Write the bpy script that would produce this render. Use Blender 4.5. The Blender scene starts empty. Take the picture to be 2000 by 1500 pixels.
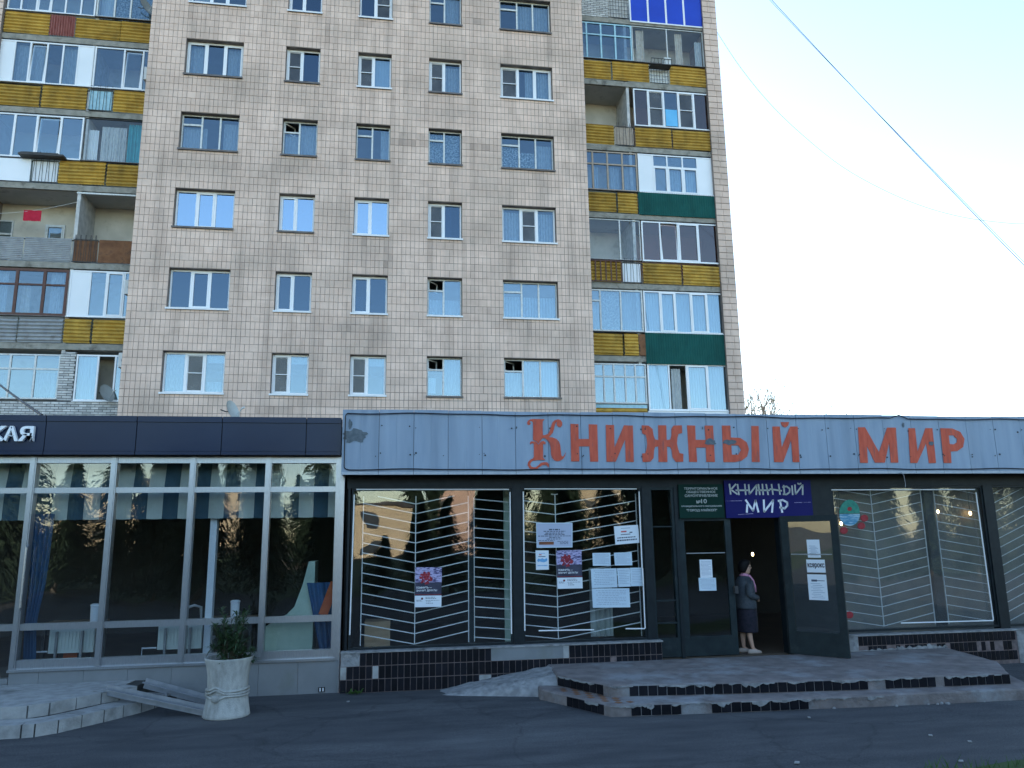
import bpy, math, random
from mathutils import Vector, Matrix, noise
from mathutils.geometry import tessellate_polygon
random.seed(7)
R = math.radians
S = bpy.context.scene
COL = S.collection

# ------------------------------------------------------------------ camera
CAMZ = 2.32
YAW, PITCH, ROLL, FPX = R(9.04), R(11.15), R(-0.83), 1500.0
cy_, sy_, cp_, sp_ = math.cos(YAW), math.sin(YAW), math.cos(PITCH), math.sin(PITCH)
_f = Vector((sy_*cp_, cy_*cp_, sp_)); _r0 = Vector((cy_, -sy_, 0)); _u0 = _r0.cross(_f)
_r = math.cos(ROLL)*_r0 + math.sin(ROLL)*_u0
_u = -math.sin(ROLL)*_r0 + math.cos(ROLL)*_u0
cam = bpy.data.cameras.new('camera'); camo = bpy.data.objects.new('camera', cam); COL.objects.link(camo)
cam.sensor_width = 36; cam.lens = FPX/2000*36; cam.clip_end = 2000; cam.clip_start = 0.05
camo.matrix_world = Matrix(((_r.x, _u.x, -_f.x, 0), (_r.y, _u.y, -_f.y, 0), (_r.z, _u.z, -_f.z, CAMZ), (0, 0, 0, 1)))
S.camera = camo
S.render.resolution_x = 1024; S.render.resolution_y = 768

# ------------------------------------------------------------------ sky, sun, exposure
SUN_AZ, SUN_EL = R(-4), R(16)
w = bpy.data.worlds.new('World'); S.world = w; w.use_nodes = True
nt = w.node_tree; bg = nt.nodes['Background']
sky = nt.nodes.new('ShaderNodeTexSky'); sky.sky_type = 'NISHITA'; sky.sun_disc = False
sky.sun_elevation = SUN_EL; sky.sun_rotation = SUN_AZ
sky.air_density = 1.0; sky.dust_density = 0.4; sky.ozone_density = 1.6
nt.links.new(sky.outputs[0], bg.inputs[0]); bg.inputs[1].default_value = 0.10
sl = bpy.data.lights.new('sun', 'SUN'); sl.energy = 3.2; sl.angle = R(0.6); sl.color = (1, .93, .8)
so = bpy.data.objects.new('sun', sl); COL.objects.link(so)
sd = Vector((math.sin(SUN_AZ)*math.cos(SUN_EL), math.cos(SUN_AZ)*math.cos(SUN_EL), math.sin(SUN_EL)))
so.rotation_euler = sd.to_track_quat('Z', 'Y').to_euler(); so.location = (0, 0, 60)
S.view_settings.view_transform = 'Standard'; S.view_settings.look = 'None'
S.view_settings.exposure = 2.45; S.view_settings.gamma = 1.0
S.cycles.max_bounces = 8; S.cycles.transparent_max_bounces = 24
S.cycles.sample_clamp_indirect = 6.0; S.cycles.caustics_reflective = False; S.cycles.caustics_refractive = False

# ------------------------------------------------------------------ pixel -> world helpers (2000 x 1500 photograph)
def ray(x, y): return _r*((x-1000)/FPX) + _u*((750-y)/FPX) + _f
def px(x, y, Y):
    d = ray(x, y); d = d*(Y/d.y); return Vector((d.x, Y, d.z+CAMZ))
def gz(x, y, z):
    d = ray(x, y); d = d*((z-CAMZ)/d.z); return Vector((d.x, d.y, z))
def XZ(x, Z, Y):
    """world X of picture column x on plane Y at height Z"""
    a, b = -3000.0, 3000.0
    for _ in range(40):
        m = (a+b)/2
        if px(x, m, Y).z > Z: a = m
        else: b = m
    return px(x, (a+b)/2, Y).x

# ------------------------------------------------------------------ mesh collector
class MB:
    def __init__(s): s.v = []; s.f = []; s.t = []
    def quad(s, a, b, c, d, t=0.5):
        n = len(s.v); s.v += [tuple(a), tuple(b), tuple(c), tuple(d)]; s.f.append((n, n+1, n+2, n+3)); s.t.append(t); return s
    def box(s, x0, x1, y0, y1, z0, z1, t=0.5, M=None):
        n = len(s.v)
        p = [(x0,y0,z0),(x1,y0,z0),(x1,y1,z0),(x0,y1,z0),(x0,y0,z1),(x1,y0,z1),(x1,y1,z1),(x0,y1,z1)]
        if M is not None: p = [tuple(M @ Vector(q)) for q in p]
        s.v += p
        s.f += [(n,n+3,n+2,n+1),(n+4,n+5,n+6,n+7),(n,n+1,n+5,n+4),(n+1,n+2,n+6,n+5),(n+2,n+3,n+7,n+6),(n+3,n,n+4,n+7)]
        s.t += [t]*6; return s
    def tilebox(s, x0, x1, yf, yb, z0, z1, t=0.5):
        """front face and four edges, no back"""
        n = len(s.v); e = 0.004
        s.v += [(x0+e,yf,z0+e),(x1-e,yf,z0+e),(x1-e,yf,z1-e),(x0+e,yf,z1-e),(x0,yb,z0),(x1,yb,z0),(x1,yb,z1),(x0,yb,z1)]
        s.f += [(n,n+1,n+2,n+3),(n+4,n+5,n+1,n),(n+5,n+6,n+2,n+1),(n+6,n+7,n+3,n+2),(n+7,n+4,n,n+3)]
        s.t += [t]*5; return s
    def frame(s, x0, x1, z0, z1, y0, y1, w, wb=None, wt=None):
        wb = w if wb is None else wb; wt = w if wt is None else wt
        s.box(x0, x0+w, y0, y1, z0, z1); s.box(x1-w, x1, y0, y1, z0, z1)
        s.box(x0+w, x1-w, y0+.001, y1-.001, z0, z0+wb); s.box(x0+w, x1-w, y0+.001, y1-.001, z1-wt, z1); return s
    def bar(s, a, b, w, d=None):
        """rectangular bar from a to b, width w and depth d"""
        a, b = Vector(a), Vector(b); d = w if d is None else d
        t = (b-a).normalized(); up = Vector((0, 1, 0)) if abs(t.y) < .9 else Vector((1, 0, 0))
        n1 = t.cross(up).normalized()*(w/2); n2 = t.cross(n1).normalized()*(d/2)
        n = len(s.v)
        for c in (a, b):
            for q in (n1+n2, n1-n2, -n1-n2, -n1+n2): s.v.append(tuple(c+q))
        s.f += [(n,n+1,n+2,n+3),(n+7,n+6,n+5,n+4)] + [(n+i, n+4+i, n+4+(i+1) % 4, n+(i+1) % 4) for i in range(4)]
        s.t += [.5]*6; return s
    def tube(s, pts, r, k=8, cap=True):
        pts = [Vector(p) for p in pts]; m = len(pts)
        rr = r if isinstance(r, (list, tuple)) else [r]*m
        n0 = len(s.v); up = Vector((0, 0, 1))
        for i, p in enumerate(pts):
            t = (pts[min(i+1, m-1)]-pts[max(i-1, 0)])
            if t.length < 1e-9: t = Vector((0, 0, 1))
            t.normalize()
            u = up if abs(t.dot(up)) < .95 else Vector((1, 0, 0))
            a = t.cross(u).normalized(); b = t.cross(a).normalized()
            for j in range(k):
                q = p + (a*math.cos(2*math.pi*j/k) + b*math.sin(2*math.pi*j/k))*rr[i]; s.v.append(tuple(q))
        for i in range(m-1):
            for j in range(k):
                s.f.append((n0+i*k+j, n0+i*k+(j+1) % k, n0+(i+1)*k+(j+1) % k, n0+(i+1)*k+j)); s.t.append(.5)
        if cap:
            s.f.append(tuple(n0+j for j in range(k))[::-1]); s.f.append(tuple(n0+(m-1)*k+j for j in range(k))); s.t += [.5, .5]
        return s
    def loft(s, rings, k=20, cap=True):
        """rings: (cx,cy,cz,rx,ry) ellipses stacked"""
        n0 = len(s.v)
        for (cx, cy, cz, rx, ry) in rings:
            for j in range(k):
                a = 2*math.pi*j/k; s.v.append((cx+rx*math.cos(a), cy+ry*math.sin(a), cz))
        m = len(rings)
        for i in range(m-1):
            for j in range(k):
                s.f.append((n0+i*k+j, n0+i*k+(j+1) % k, n0+(i+1)*k+(j+1) % k, n0+(i+1)*k+j)); s.t.append(.5)
        if cap:
            s.f.append(tuple(n0+j for j in range(k))[::-1]); s.f.append(tuple(n0+(m-1)*k+j for j in range(k))); s.t += [.5, .5]
        return s
    def poly(s, pts, holes, y0, y1):
        """polygon in XZ extruded from y0 (front) to y1"""
        loops = [[Vector((p[0], p[1], 0)) for p in pts]] + [[Vector((p[0], p[1], 0)) for p in h] for h in holes]
        flat = [p for l in loops for p in l]
        n = len(s.v); m = len(flat)
        s.v += [(p.x, y0, p.y) for p in flat] + [(p.x, y1, p.y) for p in flat]
        for tri in tessellate_polygon(loops):
            a, b, c = tri
            A, B, C = flat[a], flat[b], flat[c]
            if (B.x-A.x)*(C.y-A.y)-(B.y-A.y)*(C.x-A.x) < 0: b, c = c, b
            s.f.append((n+a, n+b, n+c)); s.t.append(.5); s.f.append((n+m+c, n+m+b, n+m+a)); s.t.append(.5)
        o = 0
        for l in loops:
            q = len(l)
            for i in range(q):
                j = (i+1) % q; s.f.append((n+o+i, n+o+j, n+m+o+j, n+m+o+i)); s.t.append(.5)
            o += q
        return s
    def prism(s, pts, z0, z1):
        """polygon in XY extruded z0..z1 (counter-clockwise seen from above)"""
        n = len(s.v); m = len(pts)
        s.v += [(p[0], p[1], z0) for p in pts] + [(p[0], p[1], z1) for p in pts]
        s.f.append(tuple(n+i for i in range(m))[::-1]); s.f.append(tuple(n+m+i for i in range(m))); s.t += [.5, .5]
        for i in range(m):
            j = (i+1) % m; s.f.append((n+i, n+j, n+m+j, n+m+i)); s.t.append(.5)
        return s
    def mesh(s, name, mat, smooth=False):
        me = bpy.data.meshes.new(name); me.from_pydata(s.v, [], s.f)
        if mat: me.materials.append(mat)
        at = me.attributes.new('tint', 'FLOAT', 'FACE'); at.data.foreach_set('value', s.t)
        if smooth: me.polygons.foreach_set('use_smooth', [True]*len(me.polygons))
        me.update(); return me
    def build(s, name, mat, parent=None, smooth=False):
        return link(name, s.mesh(name, mat, smooth), parent)

def link(name, me, parent=None):
    o = bpy.data.objects.new(name, me); COL.objects.link(o)
    if parent is not None:
        o.parent = parent
        if parent.type == 'EMPTY': o.matrix_parent_inverse = Matrix.Translation(-Vector(parent.location))
    return o
def tag(o, label=None, cat=None, group=None, kind=None):
    if label: o['label'] = label
    if cat: o['category'] = cat
    if group: o['group'] = group
    if kind: o['kind'] = kind
    return o
def thing(name, loc, label, cat, group=None):
    o = bpy.data.objects.new(name, None); COL.objects.link(o); o.location = loc; o.empty_display_size = .3
    return tag(o, label, cat, group)
def stuff(o): o['kind'] = 'stuff'; return o

# ------------------------------------------------------------------ materials
def mat(name, c1, c2=None, rough=.8, scale=6.0, detail=6, lo=.35, hi=.65, bump=0.0, bscale=40.0, metal=0.0, spec=.4, tint=0.0, stretch=(1, 1, 1), c3=None, s3=1.2, lo3=.55, hi3=.7, streak=0.0):
    m = bpy.data.materials.new(name); m.use_nodes = True; t = m.node_tree; N = t.nodes; L = t.links
    b = N['Principled BSDF']; b.inputs['Roughness'].default_value = rough; b.inputs['Metallic'].default_value = metal
    b.inputs['Specular IOR Level'].default_value = spec
    geo = N.new('ShaderNodeNewGeometry'); mp = N.new('ShaderNodeMapping'); mp.inputs['Scale'].default_value = stretch
    L.new(geo.outputs['Position'], mp.inputs[0])
    c2 = c2 or c1
    nz = N.new('ShaderNodeTexNoise'); nz.inputs['Scale'].default_value = scale; nz.inputs['Detail'].default_value = detail
    L.new(mp.outputs[0], nz.inputs['Vector'])
    rp = N.new('ShaderNodeValToRGB'); rp.color_ramp.elements[0].position = lo; rp.color_ramp.elements[1].position = hi
    rp.color_ramp.elements[0].color = (*c1, 1); rp.color_ramp.elements[1].color = (*c2, 1)
    L.new(nz.outputs['Fac'], rp.inputs[0]); out = rp.outputs[0]
    if c3:
        n3 = N.new('ShaderNodeTexNoise'); n3.inputs['Scale'].default_value = s3; n3.inputs['Detail'].default_value = 8; n3.inputs['Roughness'].default_value = .65
        L.new(mp.outputs[0], n3.inputs['Vector'])
        r3 = N.new('ShaderNodeMapRange'); r3.inputs[1].default_value = lo3; r3.inputs[2].default_value = hi3
        L.new(n3.outputs['Fac'], r3.inputs[0])
        mx = N.new('ShaderNodeMix'); mx.data_type = 'RGBA'; L.new(r3.outputs[0], mx.inputs['Factor']); L.new(out, mx.inputs['A']); mx.inputs['B'].default_value = (*c3, 1); out = mx.outputs['Result']
    if streak:   # long vertical rain streaks
        m4 = N.new('ShaderNodeMapping'); m4.inputs['Scale'].default_value = (2.6, 1, .16); L.new(geo.outputs['Position'], m4.inputs[0])
        n4 = N.new('ShaderNodeTexNoise'); n4.inputs['Scale'].default_value = 1.0; n4.inputs['Detail'].default_value = 6; L.new(m4.outputs[0], n4.inputs['Vector'])
        r4 = N.new('ShaderNodeMapRange'); r4.inputs[1].default_value = .5; r4.inputs[2].default_value = .78; r4.inputs[3].default_value = 1; r4.inputs[4].default_value = 1-streak; L.new(n4.outputs['Fac'], r4.inputs[0])
        s4 = N.new('ShaderNodeVectorMath'); s4.operation = 'SCALE'; L.new(out, s4.inputs[0]); L.new(r4.outputs[0], s4.inputs['Scale']); out = s4.outputs[0]
    if tint:
        at = N.new('ShaderNodeAttribute'); at.attribute_name = 'tint'
        mr = N.new('ShaderNodeMapRange'); mr.inputs[3].default_value = 1-tint; mr.inputs[4].default_value = 1+tint; mr.clamp = False
        L.new(at.outputs['Fac'], mr.inputs[0])
        ml = N.new('ShaderNodeVectorMath'); ml.operation = 'SCALE'; L.new(out, ml.inputs[0]); L.new(mr.outputs[0], ml.inputs['Scale']); out = ml.outputs[0]
    L.new(out, b.inputs['Base Color'])
    if bump:
        nb = N.new('ShaderNodeTexNoise'); nb.inputs['Scale'].default_value = bscale; nb.inputs['Detail'].default_value = 5; L.new(geo.outputs['Position'], nb.inputs['Vector'])
        bp = N.new('ShaderNodeBump'); bp.inputs['Strength'].default_value = bump; bp.inputs['Distance'].default_value = .02
        L.new(nb.outputs['Fac'], bp.inputs['Height']); L.new(bp.outputs[0], b.inputs['Normal'])
    return m
def glass(name, r0, tintc=(.8, .9, .92), rcol=(1, 1, 1), wav=0.0, wscale=1.5, rough=0.0, dust=None, dustamt=0.0):
    m = bpy.data.materials.new(name); m.use_nodes = True; t = m.node_tree; N = t.nodes; L = t.links
    N.remove(N['Principled BSDF']); out = N['Material Output']
    lw = N.new('ShaderNodeLayerWeight'); lw.inputs[0].default_value = .5
    pw = N.new('ShaderNodeMath'); pw.operation = 'POWER'; pw.inputs[1].default_value = 5; L.new(lw.outputs['Facing'], pw.inputs[0])
    ma = N.new('ShaderNodeMath'); ma.operation = 'MULTIPLY_ADD'; ma.inputs[1].default_value = 1-r0; ma.inputs[2].default_value = r0; L.new(pw.outputs[0], ma.inputs[0])
    tr = N.new('ShaderNodeBsdfTransparent'); tr.inputs[0].default_value = (*tintc, 1)
    gl = N.new('ShaderNodeBsdfGlossy'); gl.inputs['Roughness'].default_value = rough; gl.inputs['Color'].default_value = (*rcol, 1)
    geo = N.new('ShaderNodeNewGeometry')
    if wav:
        nz = N.new('ShaderNodeTexNoise'); nz.inputs['Scale'].default_value = wscale; nz.inputs['Detail'].default_value = 1.5; L.new(geo.outputs['Position'], nz.inputs['Vector'])
        bp = N.new('ShaderNodeBump'); bp.inputs['Strength'].default_value = 1; bp.inputs['Distance'].default_value = wav; L.new(nz.outputs['Fac'], bp.inputs['Height']); L.new(bp.outputs[0], gl.inputs['Normal'])
    base = tr.outputs[0]
    if dust:
        df = N.new('ShaderNodeBsdfDiffuse'); df.inputs[0].default_value = (*dust, 1)
        n2 = N.new('ShaderNodeTexNoise'); n2.inputs['Scale'].default_value = 2.2; n2.inputs['Detail'].default_value = 7; L.new(geo.outputs['Position'], n2.inputs['Vector'])
        r2 = N.new('ShaderNodeMapRange'); r2.inputs[1].default_value = .3; r2.inputs[2].default_value = .75; r2.inputs[3].default_value = dustamt*.35; r2.inputs[4].default_value = dustamt; L.new(n2.outputs['Fac'], r2.inputs[0])
        m1 = N.new('ShaderNodeMixShader'); L.new(r2.outputs[0], m1.inputs[0]); L.new(tr.outputs[0], m1.inputs[1]); L.new(df.outputs[0], m1.inputs[2]); base = m1.outputs[0]
    mx = N.new('ShaderNodeMixShader'); L.new(ma.outputs[0], mx.inputs[0]); L.new(base, mx.inputs[1]); L.new(gl.outputs[0], mx.inputs[2])
    L.new(mx.outputs[0], out.inputs[0]); return m
def emit(name, c, s):
    m = bpy.data.materials.new(name); m.use_nodes = True; b = m.node_tree.nodes['Principled BSDF']
    b.inputs['Base Color'].default_value = (*c, 1); b.inputs['Emission Color'].default_value = (*c, 1); b.inputs['Emission Strength'].default_value = s; return m


M = {}
M['tile'] = mat('tile', (.60, .443, .358), (.71, .537, .442), .75, 2.2, tint=.38, streak=.3, c3=(.27, .21, .165), s3=.55, lo3=.48, hi3=.84, stretch=(.7, 1, 1))
M['grout'] = mat('grout', (.20, .165, .145), (.28, .235, .21), .95, 3)
M['wall_int'] = mat('interior_plaster', (.30, .28, .25), (.36, .34, .30), .9, 1)
M['plaster'] = mat('loggia_plaster', (.50, .47, .40), (.62, .58, .50), .9, 1.5, c3=(.33, .30, .25), s3=1.1)
M['ceil'] = mat('whitewash', (.42, .41, .38), (.52, .5, .47), .9, 1.2, c3=(.28, .27, .25))
M['slab'] = mat('slab_concrete', (.23, .22, .19), (.33, .31, .27), .9, 4, bump=.4, bscale=18, c3=(.11, .10, .085), s3=2.5)
M['ochre'] = mat('ochre_sheet', (.43, .255, .04), (.53, .335, .065), .8, 3, streak=.35, c3=(.21, .135, .04), s3=2.4, lo3=.48, hi3=.8, tint=.2)
M['greycorr'] = mat('grey_sheet', (.25, .26, .27), (.34, .35, .36), .6, 4, c3=(.17, .16, .15), s3=2)
M['redcorr'] = mat('red_sheet', (.25, .075, .06), (.34, .13, .11), .6, 5, stretch=(4, 1, .6))
M['green'] = mat('green_sheet', (.003, .066, .058), (.006, .085, .074), .7, 2, spec=.2, streak=.3)
M['rust'] = mat('rusty_steel', (.13, .055, .025), (.24, .11, .05), .85, 3, c3=(.06, .035, .025), s3=3)
M['board'] = mat('old_board', (.30, .20, .12), (.38, .27, .17), .85, 3, stretch=(1, 1, 5))
M['pvc'] = mat('white_pvc', (.74, .76, .78), (.80, .81, .83), .35, 1)
M['oldwhite'] = mat('old_white_paint', (.55, .57, .56), (.68, .70, .69), .6, 12, c3=(.36, .33, .28), s3=9, lo3=.6, hi3=.75)
M['bluewood'] = mat('blue_wood', (.30, .52, .62), (.40, .62, .70), .6, 9)
M['brownwood'] = mat('brown_wood', (.075, .03, .022), (.11, .045, .03), .55, 8)
M['tanwood'] = mat('tan_wood', (.34, .27, .21), (.42, .34, .27), .65, 8)
M['panelw'] = mat('white_panel', (.74, .77, .80), (.80, .82, .85), .4, 1)
M['darkmetal'] = mat('dark_steel', (.03, .03, .032), (.06, .055, .05), .6, 10)
M['sillmetal'] = mat('sill_metal', (.10, .085, .08), (.16, .14, .13), .5, 6)
M['whitesill'] = mat('white_sill', (.68, .70, .72), (.75, .76, .78), .4, 3)
M['sheer'] = mat('sheer_curtain', (.34, .37, .38), (.50, .53, .53), .9, 14, stretch=(3, 1, .4))
M['lace'] = mat('lace_curtain', (.14, .19, .21), (.48, .52, .52), .9, 16, lo=.45, hi=.56)
M['blind'] = mat('roller_blind', (.62, .66, .68), (.68, .72, .74), .8, 2)
M['tealcl'] = mat('teal_cloth', (.015, .26, .32), (.02, .32, .38), .8, 3)
M['warmcl'] = mat('beige_curtain', (.42, .36, .28), (.52, .46, .38), .9, 6)
M['net'] = glass('insect_net', .035, (.30, .33, .36), rough=.25, dust=(.2, .21, .22), dustamt=.45)
M['g'] = glass('window_glass', .085, (.74, .80, .84), rcol=(.72, .88, 1), wav=.0015)
M['clear'] = glass('plain_glass', .03, (.93, .95, .96))
M['g2'] = glass('window_glass_bright', .13, (.66, .75, .80), rcol=(.78, .92, 1), wav=.0015)
M['gm'] = glass('mirror_film', .36, (.25, .32, .4), rcol=(.68, .86, 1), wav=.001)
M['gd'] = glass('dark_film', .10, (.25, .32, .42), rcol=(.62, .82, 1), wav=.001)
M['gbrown'] = glass('brown_film', .07, (.55, .40, .38), wav=.001)
M['gblue'] = mat('blue_film', (.003, .035, .40), (.005, .045, .47), .15, 1, spec=.5)
M['lblue'] = mat('light_blue_sheet', (.10, .42, .72), (.14, .48, .78), .4, 2)
M['brick'] = mat('white_brick', (.42, .42, .41), (.58, .57, .55), .9, 5, tint=.25)
M['mortar'] = mat('mortar', (.07, .07, .072), (.12, .12, .12), .95, 8)
M['redcloth'] = mat('red_cloth', (.42, .012, .035), (.5, .02, .05), .9, 8)
M['acwhite'] = mat('ac_casing', (.55, .56, .55), (.64, .65, .64), .5, 6)
M['dishgrey'] = mat('dish_metal', (.36, .39, .38), (.44, .47, .46), .5, 4)
M['black'] = mat('black_rubber', (.012, .012, .014), (.02, .02, .022), .6, 6)

# cafe / shop
M['navy'] = mat('navy_composite', (.003, .013, .044), (.005, .017, .052), .2, 1, spec=.2)
M['alu'] = mat('brushed_aluminium', (.33, .345, .365), (.42, .435, .455), .30, 30, metal=.8, stretch=(8, 8, .4))
M['plinthgrey'] = mat('grey_porcelain', (.17, .18, .185), (.20, .21, .215), .5, 3, c3=(.15, .16, .145), s3=1.1)
M['cafeglass'] = glass('cafe_glass', .055, (.93, .95, .95), wav=.009, wscale=.9)
M['shopglass'] = glass('shop_glass', .055, (.93, .95, .95), wav=.012, wscale=.8)
M['dustyglass'] = glass('dusty_shop_glass', .05, (.92, .94, .94), wav=.012, wscale=.8, dust=(.32, .33, .33), dustamt=.10)
M['fascia'] = mat('painted_steel_sheet', (.235, .305, .395), (.275, .345, .435), .55, 2.2, stretch=(3, 1, .35), streak=.22, c3=(.20, .265, .345), s3=1.6, lo3=.52, hi3=.75, spec=.35)
M['fasciaedge'] = mat('edge_strip', (.33, .37, .42), (.42, .46, .50), .5, 12)
M['peel'] = mat('bare_metal_patch', (.07, .095, .115), (.12, .145, .165), .7, 18)
M['redpaint'] = mat('red_sign_paint', (.47, .074, .038), (.57, .105, .055), .7, 5, stretch=(4, 1, .8), c3=(.30, .085, .068), s3=4)
M['shopframe'] = mat('dark_green_frame', (.006, .010, .013), (.010, .016, .019), .5, 7, spec=.25)
M['doorgreen'] = mat('door_paint', (.007, .014, .017), (.013, .024, .027), .55, 5, spec=.25, c3=(.03, .042, .044), s3=3, lo3=.58, hi3=.75)
M['barwhite'] = mat('white_bar', (.66, .67, .68), (.76, .77, .78), .5, 9)
M['tubewhite'] = mat('white_tube', (.74, .75, .75), (.80, .80, .80), .4, 5)
M['blacktile'] = mat('black_glazed_tile', (.004, .005, .008), (.010, .010, .014), .3, 5, tint=.4, spec=.25)
M['pinkgrout'] = mat('pink_grout', (.13, .10, .095), (.20, .15, .14), .95, 14, c3=(.06, .055, .055))
M['cement'] = mat('cement', (.19, .19, .19), (.31, .31, .305), .95, 9, detail=10, bump=.8, bscale=25, c3=(.09, .09, .09), s3=4)
M['platform'] = mat('worn_platform', (.12, .105, .10), (.22, .19, .18), .9, 4.5, detail=10, lo=.3, hi=.7, bump=.8, bscale=22, c3=(.25, .255, .26), s3=1.4, lo3=.5, hi3=.66)
M['stonestep'] = mat('stone_step', (.27, .27, .26), (.37, .37, .355), .85, 7, detail=9, bump=.4, bscale=50, c3=(.13, .13, .12), s3=2.6, lo3=.55, hi3=.8)
M['darkjoint'] = mat('dark_joint', (.03, .03, .028), (.05, .05, .045), .95, 10)
M['galv'] = mat('galvanised_steel', (.22, .235, .25), (.29, .30, .32), .5, 8, metal=.4)
M['pot'] = mat('cast_stone', (.35, .35, .325), (.45, .45, .42), .9, 18, detail=9, bump=.5, bscale=80, c3=(.14, .14, .125), s3=3.2, lo3=.48, hi3=.85, stretch=(1, 1, .45))
M['soil'] = mat('soil', (.03, .022, .016), (.05, .04, .03), .95, 20)
M['leaf'] = mat('oleander_leaf', (.022, .045, .018), (.04, .075, .028), .5, 9)
M['stem'] = mat('stem', (.06, .045, .03), (.09, .07, .05), .8, 9)
M['paper'] = mat('paper', (.66, .70, .74), (.70, .74, .78), .8, 3)
M['bluepaper'] = mat('bluish_paper', (.50, .60, .68), (.56, .66, .73), .7, 3)
M['greypaper'] = mat('grey_notice', (.40, .44, .56), (.45, .49, .60), .7, 2)
M['ink'] = mat('ink', (.06, .07, .10), (.10, .11, .15), .8, 4)
M['paleink'] = mat('pale_ink', (.28, .34, .42), (.36, .42, .50), .8, 4)
M['blackink'] = mat('black_ink', (.008, .008, .015), (.012, .012, .02), .7, 4)
M['whiteink'] = mat('white_print', (.75, .76, .78), (.78, .79, .8), .7, 4)
M['posterdark'] = mat('poster_dusk', (.02, .022, .045), (.05, .05, .085), .6, 6)
M['posterlav'] = mat('poster_snow', (.06, .05, .14), (.42, .38, .58), .6, 30, lo=.42, hi=.52, stretch=(.6, 1, 2.5))
M['carnation'] = mat('carnation_red', (.17, .004, .014), (.36, .03, .05), .6, 40)
M['maroon'] = mat('maroon_ink', (.14, .02, .03), (.17, .03, .04), .7, 4)
M['ribbon'] = mat('ribbon_ink', (.28, .09, .04), (.05, .03, .02), .7, 30, stretch=(.1, 1, 3))
M['mapblue'] = mat('map_blue', (.12, .33, .58), (.16, .38, .62), .7, 6)
M['inkred'] = mat('red_ink', (.5, .10, .10), (.55, .12, .12), .7, 4)
M['greensign'] = mat('green_sign', (.003, .024, .018), (.005, .030, .023), .6, 2, spec=.1)
M['bluesign'] = mat('blue_sign', (.003, .004, .085), (.012, .012, .10), .5, 1.3, spec=.1)
M['silvertxt'] = mat('grey_lettering', (.40, .43, .42), (.46, .49, .48), .6, 3)
M['whitetxt'] = mat('white_lettering', (.70, .72, .78), (.74, .76, .82), .6, 3)
M['acrylic'] = mat('white_acrylic', (.80, .82, .84), (.82, .84, .86), .3, 1)
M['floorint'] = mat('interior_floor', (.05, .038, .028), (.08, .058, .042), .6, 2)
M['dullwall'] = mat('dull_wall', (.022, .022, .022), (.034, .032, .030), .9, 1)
M['backing'] = mat('grey_brown_backing', (.14, .14, .135), (.22, .21, .19), .9, 1.2, c3=(.28, .235, .18), s3=.7, lo3=.5, hi3=.68)
M['stripew'] = mat('white_awning_cloth', (.42, .46, .44), (.50, .54, .51), .9, 4)
M['stripeb'] = mat('blue_awning_cloth', (.035, .075, .11), (.045, .09, .13), .9, 4)
M['bluecl'] = mat('blue_curtain', (.03, .085, .19), (.045, .115, .24), .85, 8, stretch=(5, 5, .5))
M['orange'] = mat('orange_cloth', (.42, .09, .03), (.48, .12, .04), .85, 6)
M['palegreen'] = mat('pale_green_cloth', (.34, .44, .37), (.42, .52, .44), .85, 4)
M['radiator'] = mat('radiator_enamel', (.55, .60, .58), (.60, .65, .62), .4, 2)
M['tablewood'] = mat('table_wood', (.20, .13, .08), (.26, .18, .11), .5, 3, stretch=(1, 8, 8))
M['plasticw'] = mat('white_plastic', (.62, .66, .72), (.68, .72, .78), .4, 2)
M['asphalt'] = mat('asphalt', (.048, .050, .055), (.074, .076, .081), .85, 2.6, detail=9, bump=.8, bscale=90, c3=(.13, .131, .134), s3=.55, lo3=.50, hi3=.76, stretch=(.45, 1.5, 1))
def add_cracks(m):
    t = m.node_tree; N = t.nodes; L = t.links; b = N['Principled BSDF']; src = b.inputs['Base Color'].links[0].from_socket
    geo = N.new('ShaderNodeNewGeometry'); nz = N.new('ShaderNodeTexNoise'); nz.inputs['Scale'].default_value = 1.6; nz.inputs['Detail'].default_value = 6; L.new(geo.outputs['Position'], nz.inputs['Vector'])
    ad = N.new('ShaderNodeVectorMath'); ad.operation = 'MULTIPLY_ADD'; ad.inputs[1].default_value = (.9, .9, 0); L.new(nz.outputs['Color'], ad.inputs[0]); L.new(geo.outputs['Position'], ad.inputs[2])
    vo = N.new('ShaderNodeTexVoronoi'); vo.feature = 'DISTANCE_TO_EDGE'; vo.inputs['Scale'].default_value = .42; L.new(ad.outputs[0], vo.inputs['Vector'])
    mr = N.new('ShaderNodeMapRange'); mr.inputs[1].default_value = .0; mr.inputs[2].default_value = .012; mr.inputs[3].default_value = .72; mr.inputs[4].default_value = 1; L.new(vo.outputs['Distance'], mr.inputs[0])
    g = N.new('ShaderNodeTexNoise'); g.inputs['Scale'].default_value = 65; g.inputs['Detail'].default_value = 3; L.new(geo.outputs['Position'], g.inputs['Vector'])
    g2 = N.new('ShaderNodeMapRange'); g2.inputs[1].default_value = .35; g2.inputs[2].default_value = .7; g2.inputs[3].default_value = .72; g2.inputs[4].default_value = 1.35; L.new(g.outputs['Fac'], g2.inputs[0])
    mu = N.new('ShaderNodeMath'); mu.operation = 'MULTIPLY'; L.new(mr.outputs[0], mu.inputs[0]); L.new(g2.outputs[0], mu.inputs[1])
    sc = N.new('ShaderNodeVectorMath'); sc.operation = 'SCALE'; L.new(src, sc.inputs[0]); L.new(mu.outputs[0], sc.inputs['Scale']); L.new(sc.outputs[0], b.inputs['Base Color'])
add_cracks(M['asphalt'])
M['grassmat'] = mat('grass_blade', (.035, .085, .015), (.06, .13, .025), .7, 5)
M['turf'] = mat('turf', (.035, .06, .015), (.06, .09, .025), .95, .5, c3=(.10, .10, .05), s3=.2)
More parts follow.
